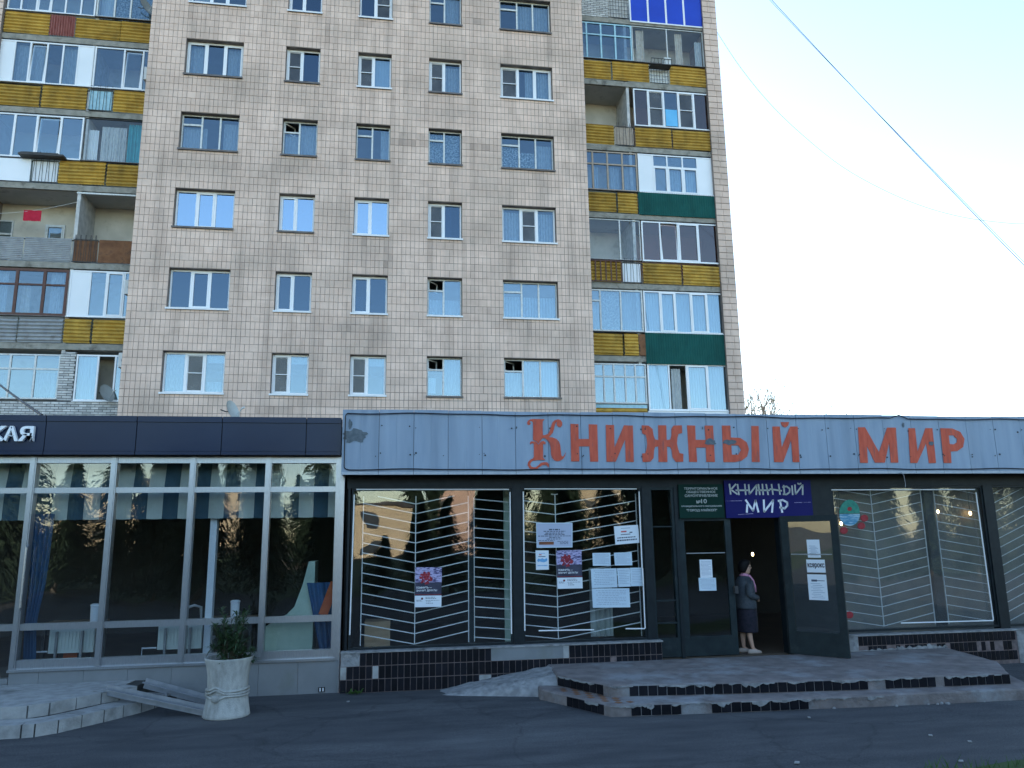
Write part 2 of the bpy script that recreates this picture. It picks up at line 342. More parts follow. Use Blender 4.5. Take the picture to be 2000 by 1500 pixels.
M['earth'] = mat('earth', (.10, .085, .06), (.14, .12, .09), .95, .6)
M['roofing'] = mat('roofing_felt', (.05, .05, .052), (.08, .08, .082), .95, 1)
M['twig'] = mat('pale_twig', (.22, .18, .14), (.30, .25, .20), .9, 9)
M['bark'] = mat('bark', (.10, .085, .07), (.17, .15, .125), .9, 9)
M['budleaf'] = mat('spring_leaf', (.16, .18, .05), (.24, .25, .09), .7, 6)
M['needle'] = mat('spruce_needles', (.010, .024, .012), (.022, .042, .020), .8, 3)
M['yellowwall'] = mat('ochre_render', (.46, .37, .24), (.54, .44, .30), .9, .5)
M['pinkwall'] = mat('pink_render', (.48, .32, .24), (.55, .38, .29), .9, .5)
M['farpane'] = mat('far_pane', (.03, .04, .05), (.05, .06, .07), .15, 1)
M['skin'] = mat('skin', (.46, .27, .19), (.52, .32, .23), .6, 6)
M['hair'] = mat('dark_hair', (.004, .0035, .0035), (.009, .007, .007), .6, 30, spec=.15)
M['jacket'] = mat('grey_tweed', (.032, .040, .048), (.062, .072, .084), .9, 60)
M['skirt'] = mat('dark_plaid', (.008, .009, .016), (.016, .014, .024), .9, 22, lo=.42, hi=.5)
M['scarf'] = mat('pink_scarf', (.50, .20, .30), (.58, .27, .37), .85, 20)
M['shoe'] = mat('beige_shoe', (.34, .27, .22), (.40, .32, .27), .6, 5)
M['yellowpaint'] = mat('yellow_paint', (.35, .23, .03), (.42, .28, .04), .6, 5)
M['bulb'] = emit('warm_bulb', (1, .72, .35), 3.0)

# ------------------------------------------------------------------ GROUND
tag(MB().quad((-600, -600, -.03), (600, -600, -.03), (600, 600, -.03), (-600, 600, -.03)).build('ground', M['earth']), kind='structure')
road = MB()
nx, ny = 60, 26
def gh(x, y):
    return .012*noise.noise((x*.35, y*.5, 0)) + .006*noise.noise((x*1.3, y*1.7, 3))
for i in range(nx):
    for j in range(ny):
        x0, x1 = -16+i*.55, -16+(i+1)*.55; y0, y1 = -1+j*.54, -1+(j+1)*.54
        road.quad((x0, y0, gh(x0, y0)), (x1, y0, gh(x1, y0)), (x1, y1, gh(x1, y1)), (x0, y1, gh(x0, y1)))
tag(road.build('road', M['asphalt'], smooth=True), kind='structure')
# wide pavement carrying on to both sides and the lawn across the road
tag(MB().quad((-60, -9, -.022), (60, -9, -.022), (60, 40, -.022), (-60, 40, -.022)).build('pavement', M['asphalt']), kind='structure')
tag(MB().quad((-90, -60, -.018), (90, -60, -.018), (90, -9, -.018), (-90, -9, -.018)).build('lawn', M['turf']), kind='structure')

# ------------------------------------------------------------------ HIGH-RISE
YH, YL, YB, YI = 27.2, 28.5, 30.0, 31.4
ST = 3.003
XL, XR = -9.10, 7.46
SILL = {r: 19.241-ST*r for r in range(-1, 5)}     # -1 = row above A ... 4 = row E
WH = 1.49
COLS = [(-7.80, -5.74), (-4.19, -2.92), (-1.50, -.22), (1.227, 2.51), (4.045, 6.142)]
TOPZ = 27.6
apt = thing('apartment_building', (-.8, 34, 0), 'tall beige tiled apartment block with glazed loggias behind the shops', 'building')
core = MB()
xs = [XL] + [v for c in COLS for v in c] + [XR]
for i in range(0, len(xs), 2): core.box(xs[i], xs[i+1], YH+.012, YH+.34, 0, TOPZ)
rows = sorted(SILL.values())
for (a, b) in COLS:
    z = 0.0
    for s in rows:
        core.box(a, b, YH+.012, YH+.34, z, s); z = s+WH
    core.box(a, b, YH+.012, YH+.34, z, TOPZ)
core.box(XL, XL+.3, YH+.34, YB, 0, TOPZ); core.box(XR-.3, XR, YH+.34, YB, 0, TOPZ)
core.build('wall', M['grout'], apt)
inn = MB(); inn.box(XL+.3, XR-.3, YI, YI+.15, 0, TOPZ)
for k in range(-1, 8):
    z = 6.05+ST*k; inn.box(XL+.3, XR-.3, YH+.34, YI, z-.2, z)
for x in (-5.0, -2.2, .5, 3.3): inn.box(x-.06, x+.06, YH+.36, YI, 0, TOPZ)
inn.build('inner_wall', M['wall_int'], apt)
tail = MB(); tail.box(-15.6, 14.3, YI+.15, 42, 0, TOPZ); tail.build('rear_block', M['grout'], apt)

# --- tiles of the facade
TH, TW, TG = ST/11, .1535, .0095
blobs = []
def blob(x, y, rx, rz, s): p = px(x, y, YH); blobs.append((p.x, p.z, rx, rz, s))
for b_ in [(800, 275, .9, .22, .36), (940, 285, .8, .22, .34), (870, 225, 1.4, .25, .12), (757, 510, .14, .9, .46), (692, 480, .10, .5, .25), (1100, 330, .5, .3, .22), (1090, 185, .35, .25, .25), (770, 12, .45, .2, .32), (930, 38, .6, .2, .25), (520, 340, 1.0, .5, .14), (640, 70, .10, .6, .26), (715, 45, .5, .3, .2), (560, 490, 1.2, .35, .14), (1140, 760, .35, .3, .22), (940, 730, .35, .25, .12), (290, 420, .8, .25, .12), (480, 180, .8, .3, .12), (660, 330, .9, .3, .12), (1000, 640, .8, .4, .1), (300, 690, .8, .25, .12), (640, 640, .8, .25, .08), (600, 200, .6, .15, .16), (850, 480, .7, .3, .08), (1080, 560, .5, .4, .12)]: blob(*b_)
def tint_at(x, z):
    t = .62 + random.gauss(0, .045) + .10*noise.noise((x*.45, z*.6, 1.3)) + .06*noise.noise((x*1.6, z*2.2, 5.1))
    t += -.10*max(0, noise.noise((x*.8, z*3.4, 9.0)))
    for (bx, bz, rx, rz, s) in blobs:
        d = ((x-bx)/rx)**2 + ((z-bz)/rz)**2
        if d < 4: t -= s*math.exp(-d)*(.7+.6*noise.noise((x*4, z*6, 2)))*1.5
    return t
# rain streaks under the window sills
rsb = random.Random(17)
for (a_, b_) in COLS:
    for s_ in rows:
        for e_ in (a_, b_):
            if rsb.random() < .55: blobs.append((e_+rsb.uniform(-.08, .08), s_-.35, .09, rsb.uniform(.35, .8), rsb.uniform(.10, .26)))
        if rsb.random() < .5: blobs.append((rsb.uniform(a_, b_), s_-.2, rsb.uniform(.3, .7), .18, rsb.uniform(.06, .16)))
for _ in range(46): blobs.append((rsb.uniform(XL, XR), rsb.uniform(6, 25), rsb.uniform(.25, 1.0), rsb.uniform(.12, .3), rsb.uniform(.05, .17)))
tiles = []
def tile_strip(x0, x1, z0, z1, yf=YH, wtile=TW):
    n = max(1, round((x1-x0)/wtile)); wd = (x1-x0)/n
    k0 = math.floor(z0/TH)
    k = k0
    while k*TH < z1-.02:
        a, b = max(z0, k*TH), min(z1, (k+1)*TH)
        if b-a > .05:
            i = 0
            while i < n:
                span = 2 if (random.random() < .05 and i < n-1) else 1
                xa, xb = x0+i*wd, x0+(i+span)*wd
                jx = random.uniform(-.003, .003)
                tiles.append((xa+TG/2+jx, xb-TG/2+jx, a+TG/2, b-TG/2, yf-random.uniform(0, .004), tint_at((xa+xb)/2, (a+b)/2)))
                i += span
        k += 1
ZT0 = 4.3
for i in range(0, len(xs), 2): tile_strip(xs[i], xs[i+1], ZT0, 26.2)
for (a, b) in COLS:
    z = ZT0
    for s in rows: tile_strip(a, b, z, s-.02); z = s+WH
    tile_strip(a, b, z, 26.2)
big = [t for t in tiles]
big.sort(key=lambda t: t[2])
vis = [t for t in big if t[2] > 6.55]
near = set(id(t) for t in vis[:300])
tm = {}
rest = MB()
for t in tiles:
    if id(t) in near:
        wq, hq, ti = round(t[1]-t[0], 2), round(t[3]-t[2], 2), round(t[5]*10)/10
        key = (wq, hq, ti)
        if key not in tm: tm[key] = MB().tilebox(-wq/2, wq/2, 0, .02, 0, hq, ti).mesh('tile', M['tile'])
        o = link('tile', tm[key], apt); o.location = ((t[0]+t[1])/2, t[4], t[2])
    else: rest.tilebox(t[0], t[1], t[4], YH+.0125, t[2], t[3], t[5])
stuff(rest.build('tile_field', M['tile'], apt))

# --- window builder
GX = .0
def curtain(x0, x1, z0, z1, y, m, parent, waves=None, amp=.02, name='curtain'):
    n = max(6, int((x1-x0)/.03)); b = MB(); wv = waves or (x1-x0)/.11; ph = random.random()*6
    pts = []
    for i in range(n+1):
        f = i/n; x = x0+(x1-x0)*f
        pts.append((x, y+amp*math.sin(f*wv*2*math.pi+ph)+amp*.4*math.sin(f*wv*4.7+ph*2)))
    for i in range(n):
        (xa, ya), (xb, yb) = pts[i], pts[i+1]
        b.quad((xa, ya, z0), (xb, yb, z0), (xb, yb, z1), (xa, ya, z1))
        b.quad((xb, yb+.006, z0), (xa, ya+.006, z0), (xa, ya+.006, z1), (xb, yb+.006, z1))
    return b.build(name, m, parent, smooth=True)
def pane(x0, x1, z0, z1, y, m, parent, tilt=.25, name='pane'):
    cx, cz = (x0+x1)/2, (z0+z1)/2
    mtx = Matrix.Translation((cx, y, cz)) @ Matrix.Rotation(R(random.uniform(-tilt, tilt)), 4, 'Z') @ Matrix.Rotation(R(random.uniform(-tilt, tilt)), 4, 'X')
    return MB().box(-(x1-x0)/2, (x1-x0)/2, -.003, .003, -(z1-z0)/2, (z1-z0)/2, M=mtx).build(name, m, parent)
def unit(parent, x0, x1, z0, z1, y, cells, fm, name='window', fw=.055, fd=.07, gm='g', mull=.06):
    """cells: list of (right_edge_fraction, kind). returns the window part (its frame) with sub-parts"""
    f = MB(); f.frame(x0, x1, z0, z1, y, y+fd, fw)
    edges = [0]+[c[0] for c in cells]
    xa0, xb0 = x0+fw, x1-fw; W = xb0-xa0
    inner = []
    for i, c in enumerate(cells):
        a, b = xa0+W*edges[i], xa0+W*edges[i+1]
        if i > 0: a += mull/2
        if i < len(cells)-1:
            f.box(b-mull/2, b+mull/2, y+.002, y+fd-.002, z0+fw, z1-fw); b -= mull/2
        inner.append((a, b, c[1]))
    za, zb = z0+fw, z1-fw; H = zb-za
    todo = []
    for (a, b, kd) in inner:
        k = kd[0]; g = M[kd[1:]] if len(kd) > 1 else M[gm]
        if k == 'g': todo.append((a, b, za, zb, g))
        elif k == 's':
            f.frame(a, b, za, zb, y-.012, y+fd-.012, .05); todo.append((a+.05, b-.05, za+.05, zb-.05, g))
        elif k == 'n':
            f.frame(a, b, za, zb, y-.014, y+.02, .028); f.box(a+.028, b-.028, y-.013, y+.018, za+H*.5-.014, za+H*.5+.014)
            f.frame(a, b, za, zb, y+.025, y+fd-.005, .05)
            todo.append((a+.028, b-.028, za+.028, zb-.028, M['net']))
        elif k == 'v':
            zt = za+H*.74; f.box(a, b, y-.004, y+fd-.004, zt-.035, zt+.035); todo += [(a, b, za, zt-.035, g), (a, b, zt+.035, zb, g)]
        elif k == 'o':
            zt = za+H*.70; f.box(a, b, y-.004, y+fd-.004, zt-.03, zt+.03); todo.append((a, b, za, zt-.03, g))
            Mx = Matrix.Translation((a, y+.03, 0)) @ Matrix.Rotation(R(48), 4, 'Z')
            L = b-a
            for q in ((0, .04, zt+.03, zb), (L-.04, L, zt+.03, zb), (.04, L-.04, zt+.03, zt+.07), (.04, L-.04, zb-.04, zb)):
                f.box(q[0], q[1], 0, .035, q[2], q[3], M=Mx)
        elif k == 't':
            zt = za+H*.70; f.box(a, b, y-.003, y+fd-.003, zt-.03, zt+.03); todo.append((a, b, zt+.03, zb, g))
            f.frame(a, b, za, zt-.03, y-.012, y+fd-.014, .045); todo.append((a+.045, b-.045, za+.045, zt-.075, g))
        elif k == 'u':   # transom low-grade timber glazing
            zt = za+H*.68; f.box(a, b, y-.003, y+fd-.003, zt-.03, zt+.03); todo += [(a, b, za, zt-.03, g), (a, b, zt+.03, zb, g)]
        elif k == 'a':   # tilted-in sash
            Mx = Matrix.Translation((0, y+.03, za)) @ Matrix.Rotation(R(-4.5), 4, 'X')
            for q in ((a, a+.05, 0, H-.01), (b-.05, b, 0, H-.01), (a+.05, b-.05, 0, .05), (a+.05, b-.05, H-.06, H-.01)): f.box(q[0], q[1], -.02, .03, q[2], q[3], M=Mx)
            todo.append((a+.05, b-.05, za+.05, zb-.07, g))
        elif k == 'w': todo.append((a, b, za, zb, 'w'))
        elif k == 'k': pass
    wn = f.build(name, fm, parent)
    for (a, b, c, d, g) in todo:
        if g == 'w': MB().box(a, b, y+.015, y+.04, c, d).build('panel', M['panelw'], wn)
        else: pane(a, b, c, d, y+.035, g, wn)
    return wn

PV, OW = 'pvc', 'oldwhite'
# (cells, frame, glass, curtains[(fx0,fx1,fz0,fz1,mat)])
W3, W2 = (.34, .67, 1), (.47, 1)
def c3(a, b, c): return [(W3[0], a), (W3[1], b), (W3[2], c)]
def c2(a, b): return [(W2[0], a), (W2[1], b)]
F = (0, 1, 0, 1)
WIN = {
 (-1, 0): (c3('g', 's', 'g'), PV, 'g', [(0, .3, 0, 1, 'sheer')]),
 (-1, 1): (c2('s', 'g'), PV, 'gd', [(0, .45, 0, 1, 'sheer')]),
 (-1, 2): (c2('g', 'n'), PV, 'gd', []),
 (-1, 3): (c2('v', 'g'), OW, 'g', [(.5, 1, 0, 1, 'sheer')]),
 (-1, 4): (c3('v', 'g', 'g'), OW, 'g', [(.35, 1, 0, 1, 'sheer')]),
 (0, 0): (c3('s', 'g', 's'), PV, 'g', [(0, .3, 0, 1, 'sheer'), (.72, 1, 0, 1, 'sheer')]),
 (0, 1): (c2('n', 'g'), PV, 'gd', []),
 (0, 2): (c2('n', 'g'), PV, 'g2', [(.5, 1, 0, 1, 'blind')]),
 (0, 3): (c2('n', 'g'), PV, 'g', [(.48, 1, 0, .94, 'sheer')]),
 (0, 4): (c3('n', 'g', 's'), PV, 'g', [(.5, .98, 0, 1, 'sheer')]),
 (1, 0): (c3('v', 'g', 'g'), OW, 'g', [(0, .42, 0, .72, 'sheer'), (.72, 1, 0, .9, 'sheer')]),
 (1, 1): (c2('o', 'g'), OW, 'g', [(0, .45, 0, .66, 'sheer'), (.48, 1, 0, .97, 'sheer')]),
 (1, 2): (c2('v', 'g'), OW, 'g', [(.74, 1, 0, 1, 'sheer')]),
 (1, 3): (c2('v', 'g'), OW, 'g', [(0, 1, 0, 1, 'lace')]),
 (1, 4): (c3('v', 'g', 'g'), OW, 'g', [(0, .33, 0, .75, 'lace'), (.33, .68, 0, .6, 'lace'), (.7, 1, 0, .85, 'sheer')]),
 (2, 0): (c3('g', 's', 'g'), PV, 'gm', []), (2, 1): (c2('s', 'g'), PV, 'gm', []), (2, 2): (c2('s', 'g'), PV, 'gm', []),
 (2, 3): (c2('n', 'g'), PV, 'gd', [(.48, .72, 0, 1, 'sheer')]),
 (2, 4): (c3('g', 'n', 'g'), PV, 'g', [(0, .33, 0, .94, 'sheer'), (.67, 1, 0, .94, 'sheer')]),
 (3, 0): (c3('g', 's', 'g'), PV, 'gd', []), (3, 1): (c2('s', 'g'), PV, 'gd', []), (3, 2): (c2('s', 'g'), PV, 'gd', [(.06, .3, 0, .5, 'blind')]),
 (3, 3): (c2('o', 'g'), OW, 'g2', [(0, 1, .0, .48, 'sheer')]),
 (3, 4): (c3('v', 'g', 'g'), OW, 'g2', [(0, 1, 0, .64, 'sheer')]),
 (4, 0): (c3('g', 'n', 'g'), PV, 'g2', [(0, .3, 0, 1, 'sheer'), (.7, 1, .8, 1, 'blind'), (.7, .95, 0, .3, 'sheer')]),
 (4, 1): (c2('n', 'g'), PV, 'g2', [(.5, 1, .82, 1, 'blind'), (0, .45, 0, 1, 'sheer')]),
 (4, 2): (c2('n', 'g'), PV, 'g2', [(.5, 1, .80, 1, 'blind')]),
 (4, 3): (c2('o', 'g'), OW, 'g2', [(.48, 1, 0, 1, 'sheer'), (.02, .24, .08, .5, 'blind')]),
 (4, 4): (c3('o', 'g', 'g'), OW, 'g2', [(0, .3, 0, .68, 'sheer'), (.35, .72, 0, 1, 'sheer'), (.7, 1, 0, 1, 'blind')]),
}
YW = YH+.20
for (r, c), (cells, fm, gm, cur) in WIN.items():
    a, b = COLS[c]; z0 = SILL[r]; z1 = z0+WH
    wn = unit(apt, a+.012, b-.012, z0+.05, z1-.01, YW, cells, M[fm], gm=gm, fw=.06 if fm == PV else .045, mull=.075 if fm == PV else .06)
    dark = (r, c) in ((1, 0), (1, 1), (1, 2), (1, 3), (1, 4), (0, 1), (0, 3), (-1, 3), (-1, 4), (4, 3), (4, 4), (0, 0), (2, 0), (2, 1))
    MB().box(a-.03, b+.03, YH-.06, YW, z0+.012, z0+.035).box(a-.03, b+.03, YH-.065, YH-.058, z0-.03, z0+.037).build('sill', M['sillmetal'] if dark else M['whitesill'], wn)
    for (f0, f1, g0, g1, m) in cur:
        curtain(a+.06+(b-a-.12)*f0, a+.06+(b-a-.12)*f1, z0+.09+1.34*g0, z0+.09+1.34*g1, YW+.17, M[m], wn, amp=.004 if m == 'blind' else .018, name='blind' if m == 'blind' else 'curtain')

# --- loggias
SLABS = [6.2+ST*k for k in range(-1, 7)]
for side in (0, 1):
    x0, x1 = (-14.75, XL) if side == 0 else (XR, 13.24)
    for z in SLABS: MB().box(x0, x1, YL-.02, YB, z-.22, z).build('loggia_slab', M['slab'], apt)
    # rear wall and cross wall
    MB().box(x0, x1, YB, YB+.2, 0, TOPZ).build('loggia_wall', M['plaster'], apt)
    for z in SLABS[:-1]: MB().box(x0, x1, YL+.1, YB, z+ST-.232, z+ST-.222).build('loggia_ceiling', M['ceil'], apt)
    xm = XZ(150, 14, YL) if side == 0 else XZ(1240, 14, YL)
    MB().box(xm-.06, xm+.06, YL+.03, YB, 0, TOPZ).build('cross_wall', M['brick'], apt)
# end piers with tiles
def pier(x0, x1):
    MB().box(x0, x1, YL-.15, YI+.15, 0, TOPZ).build('pier', M['grout'], apt)
    k = math.floor(6/TH); mb = MB()
    while k*TH < 26:
        xm = x0+(x1-x0)*.5+random.choice((-.07, 0, .07))
        for (a, b) in ((x0, xm), (xm, x1)):
            t = .5+random.gauss(0, .05)+.12*noise.noise((a, k*.4, 4))
            mb.tilebox(a+.004, b-.003, YL-.168-random.uniform(0, .004), YL-.1505, k*TH+.012, (k+1)*TH-.012, t)
        k += 1
    stuff(mb.build('pier_tile', M['tile'], apt))
pier(13.24, 13.88); pier(-15.4, -14.75)

YP = YL-.045
def corr(x0, x1, z0, z1, m, horizontal=True, pitch=.135, amp=.032, name='parapet_sheet', y=YP, seg=6):
    b = MB()
    L = (z1-z0) if horizontal else (x1-x0); n = max(4, int(L/pitch*seg)); jy = random.uniform(-.01, .01); t = random.uniform(.2, .8)
    top = random.uniform(-.02, .02)
    for i in range(n):
        f0, f1 = i/n, (i+1)/n
        ya = y+jy+amp*math.sin(2*math.pi*f0*L/pitch); yb = y+jy+amp*math.sin(2*math.pi*f1*L/pitch)
        if horizontal:
            za, zb = z0+L*f0, z0+L*f1
            b.quad((x0, ya, za), (x1, ya, za+top), (x1, yb, zb+top), (x0, yb, zb), t); b.quad((x1, ya+.008, za+top), (x0, ya+.008, za), (x0, yb+.008, zb), (x1, yb+.008, zb+top), t)
        else:
            xa, xb = x0+L*f0, x0+L*f1
            b.quad((xa, ya, z0), (xb, yb, z0), (xb, yb, z1), (xa, ya, z1), t); b.quad((xb, yb+.008, z0), (xa, ya+.008, z0), (xa, ya+.008, z1), (xb, yb+.008, z1), t)
    return b.build(name, m, apt, smooth=True)
def X_(x, z, y=YL): return XZ(x, z, y)
def bars(x0, x1, z0, z1, backm=None, n=8, top=True, grid=False):
    p = MB(); p.box(x0, x1, YP-.01, YP+.01, z1-.03, z1); p.box(x0, x1, YP-.01, YP+.01, z0, z0+.03)
    rail = p.build('railing', M['darkmetal'], apt)
    for i in range(n):
        x = x0+(x1-x0)*(i+.5)/n
        lean = .03*(-1)**i if not grid else 0
        MB().bar((x, YP-.02, z0), (x+lean, YP-.02, z1+(.16 if top else 0)), .014).build('baluster', M['darkmetal'], rail)
    if grid:
        for i in range(1, 5): MB().bar((x0, YP-.03, z0+(z1-z0)*i/5), (x1, YP-.03, z0+(z1-z0)*i/5), .012).build('crossbar', M['darkmetal'], rail)
    if backm: MB().box(x0+.02, x1-.02, YP+.03, YP+.04, z0+.02, z1-.04).build('infill', backm, rail)
    return rail

def zs(k): return 6.2+ST*k          # k=-1..6
def parapet(k, items):
    z0 = zs(k)+.03; z1 = zs(k)+.90; zm = (z0+z1)/2
    for it in items:
        x0, x1 = X_(it[0], zm)+.008, X_(it[1], zm)-.008; t = it[2]
        if t == 'y': corr(x0, x1, z0, z1+random.uniform(-.02, .02), M['ochre'])
        elif t == 'g': corr(x0, x1, z0, z1, M['greycorr'], pitch=.07, amp=.012)
        elif t == 'G': corr(x0, x1, z0-.02, z1+.02, M['greycorr'])
        elif t == 'r': corr(x0, x1, z0, z1, M['redcorr'], horizontal=False, pitch=.09)
        elif t == 'w': MB().box(x0, x1, YP-.02, YP+.02, z0, z1).build('parapet_panel', M['panelw'], apt)
        elif t == 'R': MB().box(x0, x1, YP-.015, YP+.015, z0, z1).build('parapet_panel', M['rust'], apt)
        elif t == 'b': bars(x0, x1, z0, z1, M[it[3]] if len(it) > 3 else None, n=it[4] if len(it) > 4 else 8, grid=len(it) > 5)
    # rail and dark gap above the sheets
    xa, xb = (max(-14.75, X_(items[0][0], zm)), min(XL, X_(items[-1][1], zm))) if items[0][0] < 600 else (max(XR, X_(items[0][0], zm)), min(13.24, X_(items[-1][1], zm)))
    MB().box(xa, xb, YP+.05, YP+.10, z1-.06, z1-.02).build('handrail', M['darkmetal'], apt)
parapet(5, [(9, 98, 'y'), (98, 148, 'r'), (148, 236, 'y'), (236, 300, 'y')])
parapet(4, [(-30, 79, 'y'), (82, 170, 'y'), (173, 220, 'b', 'bluewood', 7), (222, 290, 'y')])
parapet(3, [(-35, 61, 'w'), (62, 114, 'b', 'panelw', 8), (115, 206, 'y'), (209, 278, 'y')])
parapet(2, [(-40, 46, 'g'), (48, 140, 'g'), (142, 192, 'b', 'rust', 10), (193, 262, 'R')])
parapet(1, [(-42, 34, 'G'), (36, 123, 'G'), (125, 178, 'y'), (181, 250, 'y')])
parapet(5, [(1128, 1193, 'y'), (1195, 1267, 'y'), (1268, 1306, 'b', 'oldwhite', 7, 1), (1307, 1380, 'y')])
parapet(4, [(1132, 1199, 'y'), (1200, 1238, 'b', 'tanwood', 6), (1240, 1311, 'y'), (1313, 1387, 'y')])
parapet(3, [(1136, 1203, 'y'), (1206, 1245, 'y')])
parapet(2, [(1140, 1213, 'y'), (1215, 1252, 'b', 'panelw', 6), (1255, 1330, 'y'), (1333, 1409, 'y')])
parapet(1, [(1145, 1216, 'y'), (1219, 1247, 'y'), (1247, 1261, 'R')])
parapet(0, [(1150, 1265, 'y')])
# dark grille standing in front of the ochre sheet
zz = zs(2)
xa, xb = X_(1153, zz+.45, YP-.08), X_(1214, zz+.45, YP-.08)
gr = MB().box(xa, xb, YP-.085, YP-.06, zz+.02, zz+.06).box(xa, xb, YP-.085, YP-.06, zz+.88, zz+.92).build('railing', M['brownwood'], apt)
for i in range(7): MB().box(xa+(xb-xa)*i/6-.025, xa+(xb-xa)*i/6+.025, YP-.095, YP-.07, zz+.02, zz+.90).build('baluster', M['brownwood'], gr)
# green ribbed cladding
def greenclad(xp0, xp1, z0, z1):
    zm = (z0+z1)/2; corr(X_(xp0, zm)+.005, X_(xp1, zm)-.005, z0, z1, M['green'], horizontal=False, pitch=.10, amp=.008, name='cladding', y=YP-.03, seg=4)
greenclad(1246, 1399, zs(3)-.02, zs(3)+1.0)
greenclad(1260, 1421, zs(1)-.30, zs(1)+1.0)
# shelf over bars
xa, xb = X_(45, zs(3)+1.0), X_(132, zs(3)+1.0)
MB().box(xa, xb, YP-.35, YP-.02, zs(3)+.93, zs(3)+1.0).box(xa+.05, xb-.2, YP-.3, YP-.05, zs(3)+1.0, zs(3)+1.06).build('flower_shelf', M['darkmetal'], apt)

def glz(k, xp0, xp1, cells, fm, gm='g', z0=1.0, z1=2.73, fw=.055, cur=(), y=YL-.01, mull=.06, top=True):
    za, zb = zs(k)+z0, zs(k)+z1; zm = (za+zb)/2
    x0, x1 = X_(xp0, zm, y), X_(xp1, zm, y)
    cl = []
    for (p, kd) in cells: cl.append(((X_(p, zm, y)-x0-fw)/(x1-x0-2*fw) if p is not None else 1.0, kd))
    cl[-1] = (1.0, cl[-1][1])
    wn = unit(apt, x0, x1, za, zb, y, cl, M[fm], name='loggia_glazing', fw=fw, gm=gm, mull=mull)
    MB().box(x0-.02, x1+.02, y-.07, y+.05, za-.035, za-.008).build('sill', M['whitesill'] if fm == 'pvc' else M['sillmetal'], wn)
    for (p0, p1, g0, g1, m) in cur:
        curtain(X_(p0, zm, y+.2), X_(p1, zm, y+.2), za+.06+(zb-za-.12)*g0, za+.06+(zb-za-.12)*g1, y+.2, M[m], wn, name='curtain')
    return wn
# left side
glz(5, 18, 189, [(45, 'g'), (75, 'g'), (103, 'a'), (131, 'g'), (161, 'g'), (189, 'g')], 'pvc', 'g2')
glz(5, 191, 305, [(226, 'g'), (257, 'g'), (305, 'g')], 'oldwhite', 'g', cur=[(192, 226, 0, 1, 'blind'), (228, 300, 0, 1, 'lace')])
glz(4, -35, 181, [(26, 'w'), (57, 'g'), (90, 'a'), (121, 'g'), (151, 'g'), (181, 'w')], 'pvc', 'g', cur=[(28, 56, 0, 1, 'sheer'), (60, 88, 0, 1, 'sheer'), (122, 150, 0, 1, 'sheer')])
glz(4, 183, 296, [(241, 'g'), (278, 'a'), (296, 'g')], 'pvc', 'g')
glz(3, -40, 161, [(-8, 'g'), (26, 'g'), (70, 'g'), (117, 'a'), (161, 'g')], 'pvc', 'g2', mull=.08, cur=[(75, 110, 0, .2, 'warmcl')])
glz(3, 163, 284, [(284, 'g')], 'darkmetal', 'clear', fw=.02, cur=[(168, 192, .05, .8, 'blind'), (198, 246, .02, .9, 'sheer'), (249, 276, 0, 1, 'tealcl')])
glz(1, -45, 131, [(-20, 'u'), (30, 'u'), (84, 'u'), (131, 'u')], 'brownwood', 'g', fw=.09, mull=.10, cur=[(-10, 14, 0, 1, 'sheer'), (98, 122, 0, 1, 'sheer'), (40, 60, 0, .7, 'warmcl')])
glz(1, 134, 256, [(174, 'w'), (206, 'g'), (241, 's'), (256, 'g')], 'pvc', 'g2')
glz(0, -45, 115, [(-30, 'u'), (17, 'u'), (66, 'u'), (115, 'u')], 'oldwhite', 'g2', z0=1.0, z1=2.6, fw=.05, cur=[(67, 110, 0, .62, 'sheer'), (-25, 10, 0, .6, 'warmcl')])
glz(0, 146, 246, [(189, 'g'), (223, 'k'), (246, 'g')], 'pvc', 'g2', z0=.95, z1=2.62, cur=[(150, 187, 0, 1, 'blind')])
# right side
glz(5, 1118, 1234, [(1146, 'u'), (1174, 'u'), (1202, 'u'), (1234, 'u')], 'bluewood', 'g', mull=.07)
glz(5, 1235, 1374, [(1303, 'g'), (1374, 'g')], 'oldwhite', 'clear', fw=.03, mull=.04, cur=[(1242, 1258, 0, 1, 'warmcl'), (1318, 1332, 0, 1, 'warmcl'), (1357, 1370, 0, .8, 'sheer')])
_lb = glz(4, 1238, 1387, [(1266, 'ggbrown'), (1297, 'n'), (1325, 'g'), (1356, 'n'), (1387, 'ggbrown')], 'pvc', 'g')
MB().box(X_(1300, zs(4)+1.4, YL), X_(1323, zs(4)+1.4, YL), YL-.025, YL-.018, zs(4)+1.08, zs(4)+1.85).build('blue_sheet', M['lblue'], _lb)
glz(3, 1128, 1245, [(1158, 'u'), (1187, 'u'), (1216, 'u'), (1245, 'u')], 'tanwood', 'g', mull=.07, cur=[(1159, 1168, 0, .66, 'sheer'), (1192, 1208, 0, .66, 'sheer'), (1219, 1240, 0, .66, 'sheer')])
glz(3, 1247, 1396, [(1276, 'w'), (1304, 't'), (1334, 't'), (1363, 't'), (1396, 'w')], 'pvc', 'g2', cur=[(1306, 1332, 0, .65, 'sheer'), (1337, 1362, 0, .65, 'blind')])
glz(2, 1140, 1251, [(1211, 'gclear'), (1251, 'gclear')], 'oldwhite', 'g', fw=.03, mull=.05)
glz(2, 1254, 1407, [(1290, 'ggbrown'), (1325, 'agbrown'), (1365, 'sgbrown'), (1407, 'ggbrown')], 'pvc', 'gbrown')
glz(1, 1143, 1256, [(1173, 'v'), (1213, 'g'), (1256, 'g')], 'oldwhite', 'g2', cur=[(1158, 1172, 0, .65, 'sheer'), (1176, 1211, 0, 1, 'lace'), (1216, 1250, 0, 1, 'sheer')], fw=.06)
glz(1, 1258, 1417, [(1290, 'g'), (1320, 's'), (1350, 'g'), (1382, 's'), (1417, 'g')], 'pvc', 'g2', cur=[(1262, 1412, 0, 1, 'blind')])
